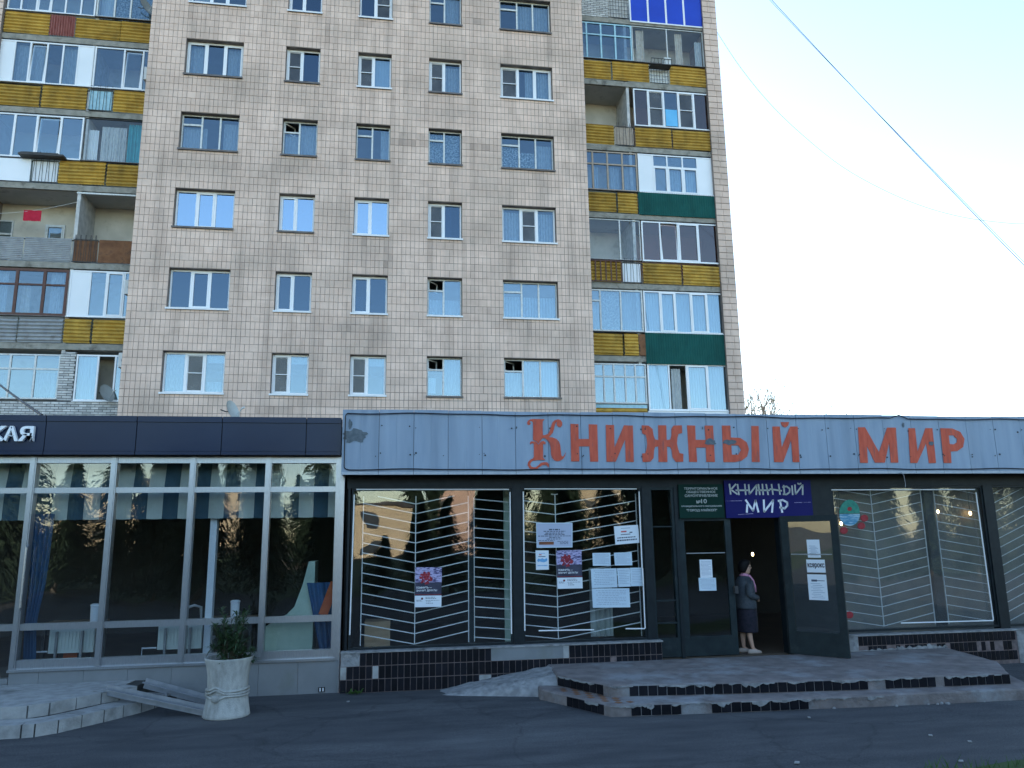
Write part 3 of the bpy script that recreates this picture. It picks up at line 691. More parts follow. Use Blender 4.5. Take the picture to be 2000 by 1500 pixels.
glz(0, 1148, 1263, [(1180, 'u'), (1200, 'u'), (1222, 'u'), (1242, 'u'), (1263, 'u')], 'oldwhite', 'g2', z0=1.1, z1=2.7, cur=[(1200, 1260, 0, .66, 'sheer')])
glz(0, 1266, 1428, [(1308, 'g'), (1343, 'k'), (1384, 's'), (1428, 'g')], 'pvc', 'g2', z0=.85, z1=2.72, cur=[(1268, 1306, 0, 1, 'blind'), (1346, 1424, 0, 1, 'blind'), (1312, 1330, 0, .95, 'sheer')])
xa, xb = X_(1266, zs(0)+.5), X_(1346, zs(0)+.5); xc = X_(1428, zs(0)+.5)
for a, b in ((xa, xb-.01), (xb+.01, xc)): MB().box(a, b, YL-.05, YL+.03, zs(0)-.1, zs(0)+.81).build('parapet_panel', M['panelw'], apt)
MB().box(X_(1148, zs(0)+1), X_(1264, zs(0)+1)-.01, YL-.04, YL+.04, zs(0)+.92, zs(0)+1.06).build('parapet_panel', M['bluewood'], apt)
# blue film glazing on the uppermost loggia
za = zs(6)-.12
bx = [X_(p, za+.7, YL-.06) for p in (1229, 1265, 1300, 1335, 1373)]
f = MB().frame(bx[0], bx[-1], za, za+2.2, YL-.08, YL-.02, .06)
for x in bx[1:-1]: f.box(x-.04, x+.04, YL-.079, YL-.021, za+.06, za+2.14)
bw = f.build('loggia_glazing', M['pvc'], apt)
for a, b in zip(bx, bx[1:]): MB().box(a+.04, b-.04, YL-.06, YL-.05, za+.06, za+2.14).build('pane', M['gblue'], bw)
# bricks
BM = {}
def bricks(x0, x1, z0, z1, y, bw_=.262, bh=.088):
    MB().box(x0, x1, y, y+.12, z0, z1).build('brickwork_backing', M['mortar'], apt)
    r = 0; z = z0
    while z+bh*.6 < z1:
        h = min(bh, z1-z)-.016
        x = x0-(bw_/2 if r % 2 else 0)
        while x < x1-.03:
            a, b = max(x, x0)+.007, min(x+bw_, x1)-.007
            if b-a > .05:
                k = (round(b-a, 2), round(h, 3), random.randint(0, 3))
                if k not in BM:
                    BM[k] = MB().tilebox(-k[0]/2, k[0]/2, -.014, .001, 0, k[1], (.2, .45, .6, .85)[k[2]]).mesh('brick', M['brick'])
                o = link('brick', BM[k], apt); o.location = ((a+b)/2+random.uniform(-.004, .004), y-random.uniform(0, .004), z+.008); o.rotation_euler = (0, R(random.uniform(-.6, .6)), 0)
            x += bw_
        z += bh; r += 1
bricks(X_(-15, zs(0)+.5), XL, zs(0)+.12, zs(0)+.95, YL-.02)
bricks(X_(115, zs(0)+1.8), X_(146, zs(0)+1.8), zs(0)+.95, zs(0)+2.7, YL-.02, bw_=.32)
bricks(X_(1130, zs(6)+.5), X_(1188, zs(6)+.5), zs(6)+.0, zs(6)+1.0, YL-.02)
bars(X_(1188, zs(6)+.5), X_(1227, zs(6)+.5), zs(6)+.02, zs(6)+.95, M['brick'], n=7, grid=True)
# open loggia inner window on the rear wall
z = zs(2)
xa, xb = X_(88, z+1.5, YB), X_(126, z+1.5, YB)
unit(apt, xa, xb, z+.7, z+2.0, YB-.06, [(1, 's')], M['oldwhite'], gm='g')
xa = X_(-20, z+1.5, YB); unit(apt, xa, xa+.8, z+.1, z+2.1, YB-.06, [(1, 'v')], M['oldwhite'], gm='g')
MB().box(X_(150, z+2.7), XL, YL+.0, YL+.05, z+2.69, z+2.75).build('lintel_strip', M['oldwhite'], apt)

# things hanging on the block
def dish(px_, py_, Y, rad, label, yaw):
    p = px(px_, py_, Y); t = thing('satellite_dish', (p.x, p.y, p.z-rad), label, 'satellite dish', 'satellite dishes')
    Mx = Matrix.Translation(p) @ Matrix.Rotation(R(yaw), 4, 'Z') @ Matrix.Rotation(R(70), 4, 'X')
    b = MB(); k = 24; prev = None
    for i in range(6):
        r = rad*(i+.01)/5; d = .22*rad*((i/5)**2)
        ring = [tuple(Mx @ Vector((r*math.cos(2*math.pi*j/k), r*1.08*math.sin(2*math.pi*j/k), d))) for j in range(k)]
        if prev:
            for j in range(k):
                b.quad(prev[j], prev[(j+1) % k], ring[(j+1) % k], ring[j]); n = Mx.to_3x3() @ Vector((0, 0, -.012))
                q = [Vector(v)+n for v in (prev[j], ring[j], ring[(j+1) % k], prev[(j+1) % k])]; b.quad(*q)
        prev = ring
    b.build('reflector', M['dishgrey'], t, smooth=True)
    tip = Mx @ Vector((0, -rad*.2, rad*1.1)); foot = Mx @ Vector((0, -rad, .15*rad))
    MB().tube([foot, tip], .012, 6).build('arm', M['dishgrey'], t)
    MB().tube([tip, tip+(Mx.to_3x3() @ Vector((0, 0, .10)))], .03, 8).build('receiver', M['acwhite'], t)
    MB().tube([Mx @ Vector((0, 0, -.02)), Mx @ Vector((0, .05, -.16)), Mx @ Vector((0, rad*.6, -.30)) ], .018, 6).build('bracket', M['darkmetal'], t)
dish(207, 769, YL-.30, .30, 'grey satellite dish on the white brick wall below the open window', 60)
dish(284, 14, YL-.30, .33, 'grey satellite dish outside the lace-curtained top loggia', 62)
dish(452, 803, 22.0, .28, 'pale satellite dish on the low roof over the navy fascia', 68)
def acunit(px_, py_, label, sc=1.0):
    p = px(px_, py_, YL-.35); t = thing('air_conditioner', (p.x, p.y, p.z-.28), label, 'air conditioner', 'air conditioners on the loggias')
    MB().box(p.x-.38, p.x+.38, p.y-.14, p.y+.14, p.z-.26, p.z+.26).build('casing', M['acwhite'], t)
    MB().tube([(p.x-.06+.2*math.cos(a*.35), p.y-.150, p.z+.2*math.sin(a*.35)) for a in range(19)], .012, 5).build('fan_grille', M['darkmetal'], t)
    for s_ in (-.28, .28): MB().box(p.x+s_-.02, p.x+s_+.02, p.y-.14, p.y+.34, p.z-.30, p.z-.262).build('bracket', M['darkmetal'], t)
acunit(256, 705, 'air conditioner beside the open window above the brick wall')
acunit(268, 563, 'air conditioner beside the white loggia over the ochre sheets')
acunit(304, 148, 'air conditioner at the edge of the loggia with the tilted sash')
# red cloth on a line
p = px(63, 421, YL+.35)
rc = MB(); n = 10
for i in range(n):
    a, b = p.x-.3+.6*i/n, p.x-.3+.6*(i+1)/n; ya, yb = p.y+.012*math.sin(i*1.3), p.y+.012*math.sin((i+1)*1.3)
    rc.quad((a, ya, p.z-.2), (b, yb, p.z-.22), (b, yb, p.z+.2), (a, ya, p.z+.21)); rc.quad((b, yb+.006, p.z-.22), (a, ya+.006, p.z-.2), (a, ya+.006, p.z+.21), (b, yb+.006, p.z+.2))
tag(rc.build('cloth', M['redcloth']), 'red cloth hung on a line in the open loggia', 'cloth')
a, b = px(-40, 418, YL+.36), px(150, 395, YL+.36)
tag(MB().tube([a.lerp(b, i/10)-Vector((0, 0, .12*math.sin(math.pi*i/10))) for i in range(11)], .008, 5).build('clothes_line', M['oldwhite']), 'thin clothes line strung across the open loggia', 'line')
# box on the shelf of the right loggia
p = px(1301, 121, YL-.3)
sh = thing('shelf_cage', (p.x, p.y, p.z-.2), 'dark metal cage shelf under the frameless loggia glazing', 'shelf')
cg = MB(); xa, xb = X_(1270, p.z, YP-.3), X_(1310, p.z, YP-.3)
cg.box(xa, xb, YP-.42, YP-.03, p.z-.24, p.z-.215)
for i in range(7): x = xa+(xb-xa)*i/6; cg.box(x-.008, x+.008, YP-.42, YP-.404, p.z-.215, p.z+.02)
cg.box(xa, xb, YP-.425, YP-.40, p.z+.02, p.z+.035); cg.build('cage', M['darkmetal'], sh)
tag(MB().box(p.x-.14, p.x+.17, YP-.38, YP-.1, p.z-.214, p.z+.1).box(p.x-.145, p.x+.175, YP-.385, YP-.095, p.z+.1, p.z+.125).build('crate', M['oldwhite']), 'white box standing in the cage shelf', 'box')
# ------------------------------------------------------------------ text helper
def textmesh(body, h, mat_, name, x0, x1, zb, zt, y, depth=.004, parent=None, bold=0.0, shear=0.0):
    """built-in font text stretched to a box in XZ, facing -Y"""
    cu = bpy.data.curves.new('t', 'FONT'); cu.body = body; cu.size = 1; cu.offset = bold; cu.shear = shear; cu.resolution_u = 3
    ob = bpy.data.objects.new('t', cu); COL.objects.link(ob)
    dg = bpy.context.evaluated_depsgraph_get(); dg.update()
    me = bpy.data.meshes.new_from_object(ob.evaluated_get(dg))
    bpy.data.objects.remove(ob); bpy.data.curves.remove(cu)
    vs = [v.co.copy() for v in me.vertices]
    if not vs: return None
    a0, a1 = min(v.x for v in vs), max(v.x for v in vs); b0, b1 = min(v.y for v in vs), max(v.y for v in vs)
    mb = MB(); n = len(vs)
    P = [(x0+(v.x-a0)/(a1-a0)*(x1-x0), zb+(v.y-b0)/(b1-b0)*(zt-zb)) for v in vs]
    mb.v = [(q[0], y-depth, q[1]) for q in P]+[(q[0], y, q[1]) for q in P]
    ec = {}
    for pl in me.polygons:
        vv = list(pl.vertices); mb.f.append(tuple(vv)); mb.t.append(.5)
        for i in range(len(vv)):
            e = (vv[i], vv[(i+1) % len(vv)]); ec[e] = ec.get(e, 0)+1
    for (a, b) in list(ec):
        if (b, a) not in ec: mb.f.append((a, a+n, b+n, b)); mb.t.append(.5)
    bpy.data.meshes.remove(me)
    return mb.build(name, mat_, parent)

# ------------------------------------------------------------------ CAFE
YC = 12.80
cafe = thing('cafe_building', (-5, 15, 0), 'glazed cafe front with navy fascia and aluminium mullions', 'building')
CX1 = XZ(664, 2, YC); CX0 = -13.0
mx = [XZ(p, 2.1, YC) for p in (50, 211, 368, 518)] + [CX1-.05]
zS, zT1, zT2, zTop = CAMZ-1.72, CAMZ-1.225, CAMZ+.772, CAMZ+1.24
mxl = [mx[0]-1.28*k for k in (5, 4, 3, 2, 1)]
allm = mxl+mx
for i, x in enumerate(allm):
    zb = zS if x >= mx[0]-.01 else .30
    zb = zb-.088 if zb == zS else zb
    MB().box(x-.046, x+.046, YC-.075, YC+.06, zb, zTop+.10).box(x-.028, x+.028, YC-.088, YC-.0755, zb+.02, zTop+.08).build('mullion', M['alu'], cafe)
for i, (a, b) in enumerate(zip(allm, allm[1:])):
    lo = zS if a >= mx[0]-.01 else .34
    for z, hh in ((zT2, .042), (zTop, .05)) + (((zT1, .046), (zS-.03, .06)) if lo == zS else ((zT1, .046), (.34, .045))):
        MB().box(a+.046, b-.046, YC-.055, YC+.05, z-hh, z+hh).build('transom', M['alu'], cafe)
    if lo == zS: pl = [(zS+.03, zT1-.046), (zT1+.046, zT2-.042), (zT2+.042, zTop-.05)]
    else: pl = [(.385, zT1-.046), (zT1+.046, zT2-.042), (zT2+.042, zTop-.05)]
    for (p0, p1) in pl: pane(a+.046, b-.046, p0, p1, YC, M['cafeglass'], cafe, tilt=.35)
MB().box(mx[0]-.04, CX1-.03, YC-.13, YC-.02, zS-.125, zS-.09).build('window_ledge', M['alu'], cafe)
hd = XZ(47, 1.7, YC-.1)
MB().tube([(hd, YC-.09, 1.35), (hd, YC-.15, 1.38), (hd, YC-.15, 2.25), (hd, YC-.09, 2.28)], .014, 8).build('door_handle', M['alu'], cafe)
# fascia panels
YF = 12.55
fz0, fz1 = CAMZ+1.30, CAMZ+1.865
fx = [XZ(p, 3.9, YF) for p in (88, 266, 433, 598, 667)]
fx = [fx[0]-1.42*k for k in (5, 4, 3, 2, 1)] + fx
for a, b in zip(fx, fx[1:]):
    pn = MB(); jy = random.uniform(-.004, .004)
    pn.box(a+.006, b-.006, YF+jy, YF+.05, fz0+.055, fz1-.06)
    o = pn.build('fascia_panel', M['navy'], cafe)
    MB().box(a+.006, b-.006, YF-.018+jy, YF+.05, fz1-.056, fz1+.035).build('top_lip', M['navy'], o)
    MB().box(a+.006, b-.006, YF-.014+jy, YF+.05, fz0, fz0+.05).build('bottom_lip', M['navy'], o)
MB().box(fx[0], fx[-1], YF+.05, YF+.12, fz0+.01, fz1+.02).build('fascia_backing', M['black'], cafe)
MB().box(fx[0], fx[-1], YF+.12, YC+.3, zTop+.05, zTop+.10).build('soffit', M['shopframe'], cafe)
# plinth panels
zg = zS-.125
pxs = [XZ(p, .4, YC-.1) for p in (16, 75, 163, 249, 335, 420, 505, 582, 661)]
for a, b in zip(pxs, pxs[1:]):
    MB().box(a+.002, b-.002, YC-.10-random.uniform(0, .003), YC-.02, -.05, zg).build('plinth_panel', M['plinthgrey'], cafe)
vx = XZ(628, .05, YC-.11)
vt = MB().box(vx-.05, vx+.05, YC-.112, YC-.106, .02, .09).build('vent', M['black'], cafe)
for s in (-.022, .022): MB().box(vx+s-.009, vx+s+.009, YC-.116, YC-.1125, .03, .08).build('vent_slot', M['whitesill'], vt)
# shell
MB().box(CX0, CX1, YC+.1, 27, 4.02, 4.12).build('roof', M['roofing'], cafe)
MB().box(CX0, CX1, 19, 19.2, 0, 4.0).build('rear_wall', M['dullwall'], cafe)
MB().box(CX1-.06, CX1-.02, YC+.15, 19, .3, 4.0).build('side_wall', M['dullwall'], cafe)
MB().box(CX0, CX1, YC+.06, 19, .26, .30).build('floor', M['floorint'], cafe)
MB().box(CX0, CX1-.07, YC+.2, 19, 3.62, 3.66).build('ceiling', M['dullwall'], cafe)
MB().box(CX1-.028, CX1+.045, YC-.10, YC+.10, -.05, zTop+.3).build('corner_post', M['alu'], cafe)
# letters
for ch, a, b in (('К', -28, 12), ('А', 6.0, 35.5), ('Я', 36, 65)):
    zz_ = 3.9
    textmesh(ch, 1, M['acrylic'], 'letter', XZ(a, zz_, YF-.06), XZ(b, zz_, YF-.06), px(30, 861.5, YF-.06).z, px(30, 832, YF-.06).z, YF-.005, depth=.06, parent=cafe, bold=.025)

# interior of the cafe: striped valance strips, curtains, radiators, furniture
val = thing('striped_valance', (-5, 13.25, 3.5), 'grey and white striped cloth valance inside the cafe glazing', 'valance')
bounds = [-13]; x = -13
i = 0
vx0 = XZ(-30, 3.0, 13.2); 
while x < CX1-.15:
    wd = .235
    if x > vx0-.5:
        b = MB()
        for j in range(6):
            a0, a1 = x+wd*j/6, x+wd*(j+1)/6; d0, d1 = .02*math.sin(math.pi*j/6), .02*math.sin(math.pi*(j+1)/6)
            for (z0, z1, s) in ((2.66, 3.05, 0), (3.05, 3.60, .10)):
                b.quad((a0, 13.16-d0+(0 if z0 < 3 else 0), z0-(.012*math.sin(math.pi*j/6) if z0 < 3 else 0)), (a1, 13.16-d1, z0), (a1, 13.16-d1+s, z1), (a0, 13.16-d0+s, z1))
        stripe = b.build('stripe', M['stripew'] if i % 2 else M['stripeb'], val, smooth=True)
    x += wd; i += 1
def drape(name, top, bot, z0, z1, y, m, label, cat, tie=None, grp=None):
    b = MB(); n = 26; k = 14
    for iz in range(k):
        for ix in range(n):
            def P(u, v):
                f = v; a = top[0]+(bot[0]-top[0])*f; c = top[1]+(bot[1]-top[1])*f
                if tie:
                    q = math.exp(-((f-tie[0])/.16)**2); a = a+(tie[1]-a)*q; c = c+(tie[1]+.16-c)*q
                return (a+(c-a)*u, y+.03*math.sin(u*26)+.01*math.sin(u*11+f*3), z1+(z0-z1)*f)
            u0, u1, v0, v1 = ix/n, (ix+1)/n, iz/k, (iz+1)/k
            b.quad(P(u0, v1), P(u1, v1), P(u1, v0), P(u0, v0))
    return tag(b.build(name, m, None, smooth=True), label, cat, grp)
xq = lambda p, z=2: XZ(p, z, 13.1)
drape('curtain', (xq(72, 3), xq(112, 3)), (xq(50, .7), xq(72, .7)), .32, 2.75, 13.06, M['bluecl'], 'long blue curtain gathered beside the cafe door post', 'curtain', tie=(.68, xq(50, 1.1)))
drape('curtain', (xq(600, 1.7), xq(668, 1.7)), (xq(632, .6), xq(660, .6)), .32, 1.62, 13.06, M['bluecl'], 'blue curtain swept low at the cafe corner by the bookshop', 'curtain')
tb = MB().bar((xq(655, 1.55), 13.0, 1.62), (xq(632, 1.25), 13.0, 1.12), .14, .02)
tag(tb.build('tie_back', M['orange']), 'orange sash tied across the blue curtain by the bookshop', 'sash')
# sofa-like covered shape with pale green cloth
sc = MB(); a, b = XZ(520, .9, 13.2), XZ(612, .9, 13.2)
prof = [(a, .50), (b, .50), (b, 1.95), (b-.10, 1.95), (b-.18, 1.6), (b-.30, 1.25), (b-.45, 1.10), (a+.1, 1.02), (a, .96)]
sc.poly(prof, [], 13.12, 13.7)
tag(sc.build('armchair', M['palegreen']), 'high-backed seat under pale green cloth inside the cafe', 'chair')
tag(MB().box(XZ(408, 2, 13.3), XZ(421, 2, 13.3), 13.25, 13.4, .3, 3.6).build('column', M['plasticw']), 'pale slim column standing inside the cafe', 'column')
def radiator(p0, p1, label):
    z0, z1 = .66, 1.02; x0, x1 = XZ(p0, .85, 13.15), XZ(p1, .85, 13.15)
    t = thing('radiator', ((x0+x1)/2, 13.2, .3), label, 'radiator', 'radiators behind the cafe glazing')
    MB().box(x0, x1, 13.16, 13.22, z0, z1).build('casing', M['radiator'], t)
    n = 13
    for i in range(n):
        xa = x0+(x1-x0)*(i+.25)/n; xb = x0+(x1-x0)*(i+.75)/n
        MB().box(xa, xb, 13.148, 13.1595, z0+.05, z1-.05).build('rib', M['radiator'], t)
    for x in (x0+.12, x1-.16): MB().box(x-.015, x+.015, 13.10, 13.147, .30, z1-.04).build('bracket', M['galv'], t)
    MB().tube([(x0-.22, 13.16, .55), (x0-.22, 13.16, .69), (x0-.01, 13.16, .69)], .014, 6).build('pipe', M['plasticw'], t)
radiator(95, 183, 'white panel radiator behind the pane beside the blue curtain')
radiator(308, 393, 'white panel radiator behind the post left of the potted shrub')
tbl = thing('table', (XZ(445, 1.3, 13.6), 13.7, .3), 'wooden table inside the cafe behind the potted shrub', 'table')
xa, xb = XZ(396, 1.3, 13.6), XZ(505, 1.3, 13.6)
MB().box(xa, xb, 13.35, 14.0, 1.03, 1.07).build('table_top', M['tablewood'], tbl)
for x in (xa+.08, xb-.08):
    for y in (13.42, 13.93): MB().box(x-.025, x+.025, y-.025, y+.025, .3, 1.03).build('leg', M['darkmetal'], tbl)
def canister(p, label, grp=None):
    x = XZ(p, 1.2, 13.55); t = thing('canister', (x, 13.55, 1.07), label, 'canister', 'canisters on the cafe tables')
    MB().loft([(x, 13.55, 1.07, .062, .062), (x, 13.55, 1.10, .066, .066), (x, 13.55, 1.30, .072, .072), (x, 13.55, 1.31, .06, .06)], 18).build('body', M['plasticw'], t, smooth=False)
    MB().loft([(x, 13.55, 1.311, .078, .078), (x, 13.55, 1.335, .078, .078), (x, 13.55, 1.35, .05, .05)], 18).build('lid', M['plasticw'], t)
canister(459, 'white lidded canister on the table behind the potted shrub')
xa, xb = XZ(90, 1.3, 13.6), XZ(200, 1.3, 13.6)
tb2 = thing('table', ((xa+xb)/2, 13.7, .3), 'dark table with red cloth inside the cafe beside the blue curtain', 'table')
MB().box(xa, xb, 13.35, 14.0, 1.03, 1.07).build('table_top', M['tablewood'], tb2)
for x in (xa+.08, xb-.08):
    for y in (13.42, 13.93): MB().box(x-.025, x+.025, y-.025, y+.025, .3, 1.03).build('leg', M['darkmetal'], tb2)
MB().box((xa+xb)/2-.0, (xa+xb)/2+.2, 13.335, 13.349, .55, 1.075).build('table_runner', M['orange'], tb2)
canister(186, 'white canister with dark print near the blue curtain')
# cafe chair with bowed back
cx = XZ(385, 1.1, 13.5); ch = thing('chair', (cx, 13.6, .3), 'grey moulded chair inside the cafe left of the pale column', 'chair')
MB().tube([(cx-.18, 13.5, .75), (cx-.16, 13.5, .85), (cx-.2, 13.5, 1.1), (cx-.25, 13.5, 1.22), (cx-.1, 13.7, 1.27), (cx-.05, 13.95, 1.22), (cx-.02, 13.95, .8)], .022, 8).build('back_frame', M['plasticw'], ch, smooth=True)
MB().box(cx-.2, cx+.22, 13.48, 13.92, .72, .76).build('seat', M['plasticw'], ch)
for x in (cx-.17, cx+.19):
    for y in (13.51, 13.89): MB().tube([(x, y, .3), (x, y, .72)], .014, 6).build('leg', M['galv'], ch)

# cafe steps
st1 = [(-13, 12.75), (-13, 11.09), (-4.75, 11.09), (-4.46, 11.08), (-4.26, 11.22), (-3.84, 11.80), (-3.50, 12.2), (-3.40, 12.72)]
st2 = [(-13, 12.70), (-13, 10.72), (-4.5, 10.72), (-4.22, 10.74), (-4.02, 10.90), (-3.66, 11.40), (-3.34, 11.90), (-3.14, 12.4), (-3.08, 12.69)]
steps = thing('cafe_steps', (-5, 11.6, 0), 'two grey stone steps curving round the cafe entrance', 'steps')
MB().prism(st2, -.04, .15).build('core', M['darkjoint'], steps)
MB().prism([(p[0]-(.03 if p[0] > -12 else 0), p[1]) for p in st1], .15, .296).build('core', M['darkjoint'], steps)
def edge_blocks(path, z0, z1, blen, thick=.34, name='kerb_stone'):
    pts = [Vector((p[0], p[1], 0)) for p in path]
    for a, b in zip(pts, pts[1:]):
        L = (b-a).length; n = max(1, round(L/blen)); d = (b-a)/n; nrm = Vector((-d.y, d.x, 0)).normalized()
        for i in range(n):
            p = a+d*i; q = a+d*(i+1); g = d.normalized()*random.uniform(.004, .011)
            p, q = p+g, q-g; o = nrm*thick; e = -nrm*random.uniform(.002, .012)
            zt = z1+random.uniform(-.003, .003)
            MB().prism([tuple((p+e).xy), tuple((q+e).xy), tuple((q+o).xy), tuple((p+o).xy)], z0, zt).build(name, M['stonestep'], steps)
edge_blocks([(-7.5, 10.72), (-4.36, 10.72), (-4.22, 10.74)], .0, .155, .42)
edge_blocks([(-4.22, 10.74), (-4.02, 10.90), (-3.66, 11.40), (-3.34, 11.90), (-3.14, 12.4)], .0, .155, .30)
edge_blocks([(-7.5, 11.09), (-4.46, 11.08)], .156, .304, .42)
edge_blocks([(-4.46, 11.08), (-4.26, 11.22), (-3.84, 11.80), (-3.50, 12.2)], .156, .304, .30)
MB().prism([(-8, 12.69), (-8, 11.42), (-4.6, 11.42), (-4.18, 11.68), (-3.82, 12.15), (-3.7, 12.45), (-3.68, 12.69)], .297, .3055).build('paving', M['stonestep'], steps)
# ramp rails
ramp = thing('ramp_rails', (-3, 12, 0), 'pair of steel channel ramp rails leaning on the cafe steps', 'ramp')
for (a, b) in (((208, 1347), (415, 1391)), ((283, 1334), (420, 1371))):
    A = gz(a[0], a[1], .325); B = gz(b[0], b[1], .05)
    d = (B-A).normalized(); sd_ = Vector((d.y, -d.x, 0)).normalized()*.07
    r_ = MB().bar(A, B, .14, .012)
    rl = r_.build('channel', M['galv'], ramp)
    for s in (1, -1): MB().bar(A+sd_*s+Vector((0, 0, .022)), B+sd_*s+Vector((0, 0, .022)), .012, .05).build('flange', M['galv'], rl)
p = gz(325, 1353, .2); MB().bar((p.x, p.y, 0), (p.x, p.y, .2), .03).build('strut', M['galv'], ramp)
q1, q2 = gz(290, 1364, .17), gz(350, 1352, .17); MB().bar(q1, q2, .03).build('crossbar', M['galv'], ramp)

# ------------------------------------------------------------------ PLANTER
pc = gz(450, 1383, 0); pc = Vector((-2.13, 11.45, 0))
pl = thing('planter', pc, 'tall cast stone planter with rope band beside the cafe plinth', 'planter')
X, Y = pc.x, pc.y
prof = [(.0, .335), (.012, .345), (.05, .335), (.16, .315), (.30, .295), (.34, .292), (.55, .30), (.68, .325), (.78, .352), (.80, .356), (.805, .352), (.80, .325), (.74, .31), (.70, 0.02)]
MB().loft([(X, Y, z*.94, r_*.89, r_*.89) for (z, r_) in prof], 40).build('pot', M['pot'], pl, smooth=True)
MB().loft([(X, Y, .66, .285, .285), (X, Y, .70, .278, .278), (X+.01, Y, .715, .13, .13)], 30).build('soil', M['soil'], pl, smooth=True)
for zb_, wob in ((.300, .012), (.335, .0), (.372, .014)):
    pts = []
    for i in range(61):
        a = 2*math.pi*i/60; dz = 0
        fr = math.atan2(math.sin(a+math.pi*.62), math.cos(a+math.pi*.62))
        dz = .045*math.exp(-(fr/.28)**2)*(1 if zb_ > .33 else -1)+.006*math.sin(a*3+zb_*40)
        pts.append((X+.270*math.cos(a), Y+.270*math.sin(a), zb_*.94+dz))
    MB().tube(pts, .017, 8, cap=False).build('rope_band', M['pot'], pl, smooth=True)
a = -math.pi*.62; kp = Vector((X+.282*math.cos(a), Y+.282*math.sin(a), .265))
MB().loft([(kp.x, kp.y, kp.z-.05, .02, .02), (kp.x, kp.y, kp.z-.03, .05, .035), (kp.x, kp.y, kp.z+.01, .055, .04), (kp.x, kp.y, kp.z+.045, .03, .03)], 14).build('rope_knot', M['pot'], pl, smooth=True)
# shrub
sh_ = thing('potted_shrub', (X, Y, .70), 'dark leafy oleander shrub growing in the stone planter', 'shrub')
rs = random.Random(3); lv = MB(); sm = MB()
def leafquad(mb, p, d, L, wd, up):
    d = d.normalized(); s = d.cross(up)
    if s.length < .01: s = Vector((1, 0, 0))
    s = s.normalized()*wd/2
    mid = p+d*L*.5+up*.01; tip = p+d*L-Vector((0, 0, L*.18))
    mb.quad(p, mid+s, tip, mid-s)
for i in range(46):
    az = rs.uniform(0, 6.28); rr = rs.uniform(.05, .30); hh = rs.uniform(.18, .66)-(.22 if rs.random() < .25 else 0)
    if i < 5: az = rs.uniform(-.5, .6); rr = rs.uniform(.28, .40); hh = rs.uniform(-.02, .12)
    base = Vector((X+.06*math.cos(az), Y+.06*math.sin(az), .70)); tip = Vector((X+rr*math.cos(az), Y+rr*math.sin(az), .70+hh))
    mid = base.lerp(tip, .5)+Vector((0, 0, .06))
    sm.tube([base, mid, tip], [.008, .006, .003], 5)
    for j in range(34):
        f = rs.uniform(.18, 1.02); p = base.lerp(mid, f*2) if f < .5 else mid.lerp(tip, f*2-1)
        d = Vector((rs.gauss(0, 1), rs.gauss(0, 1), rs.gauss(.25, .6))) + (tip-base).normalized()*.8
        leafquad(lv, p, d, rs.uniform(.08, .14), rs.uniform(.02, .034), Vector((0, 0, 1)))
sm.build('stem', M['stem'], sh_); stuff(lv.build('foliage', M['leaf'], sh_)); 
for o in sh_.children:
    if o.name.startswith('stem'): stuff(o)

# ------------------------------------------------------------------ BOOKSHOP
YS = 12.80; YSF = 12.35
shop = thing('bookshop_building', (6, 16, 0), 'low bookshop with grey sheet fascia, red lettering and barred windows', 'building')
SX0, SX1 = XZ(668, 3.8, YSF), 15.0
bz0, bz1 = CAMZ+1.005, CAMZ+2.005
# fascia sheets
seam = [XZ(p, 3.8, YSF) for p in (740, 804.5, 870.5, 935.5, 1000.5, 1065, 1128, 1190.5, 1253, 1315.5, 1378, 1439, 1500)]
pw = (seam[-1]-seam[0])/12
sx = [SX0] + [seam[0]+pw*i for i in range(40) if seam[0]+pw*i < SX1] + [SX1]
for i, (a, b) in enumerate(zip(sx, sx[1:])):
    m_ = (a+b)/2; g = .0035; j0 = random.uniform(-.003, .003); j1 = random.uniform(-.003, .003); zt = bz1+(.02*math.sin(i*.9)*.4)
    mb = MB(); n0 = 0
    ya, ym, yb_ = YSF+j0, YSF-.006, YSF+j1
    for (p, y0_, q, y1_) in ((a+g, ya, m_-.002, ym), (m_-.002, ym, m_+.002, ym+.005), (m_+.002, ym+.005, b-g, yb_)):
        mb.quad((p, y0_, bz0), (q, y1_, bz0), (q, y1_, zt), (p, y0_, zt))
    mb.quad((a+g, ya, zt), (b-g, yb_, zt), (b-g, YSF+.04, zt), (a+g, YSF+.04, zt)); mb.quad((a+g, YSF+.04, bz0), (b-g, YSF+.04, bz0), (b-g, yb_, bz0), (a+g, ya, bz0))
    mb.quad((a+g, YSF+.04, bz0), (a+g, ya, bz0), (a+g, ya, zt), (a+g, YSF+.04, zt)); mb.quad((b-g, yb_, bz0), (b-g, YSF+.04, bz0), (b-g, YSF+.04, zt), (b-g, yb_, zt))
    mb.build('fascia_sheet', M['fascia'], shop)
    MB().box(a+g, b-g, YSF-.012, YSF+.0-.004+.003, bz0-.035, bz0-.004+.012).build('edge_strip', M['fasciaedge'], shop)
MB().box(SX0+.005, SX1, YSF+.04, YSF+.1, bz0-.03, bz1-.03).build('fascia_backing', M['black'], shop)
MB().box(SX0, SX0+.004, YSF+.012, YSF+.6, bz0-.02, bz1).build('fascia_return', M['fascia'], shop)
rv = MB(); rr_ = random.Random(11)
for x in [s+d for s in sx[1:-1] for d in (.03, .03, -.06)]:
    for z in (bz0+.28, bz0+.74):
        if rr_.random() < .5:
            r_ = rr_.uniform(.006, .016); z_ = z+rr_.uniform(-.03, .03); x_ = x+rr_.uniform(-.02, .02)
            rv.poly([(x_+r_*math.cos(k*1.047), z_+r_*math.sin(k*1.047)) for k in range(6)], [], YSF-.014, YSF-.0065)
stuff(rv.build('rivets', M['black'], shop))
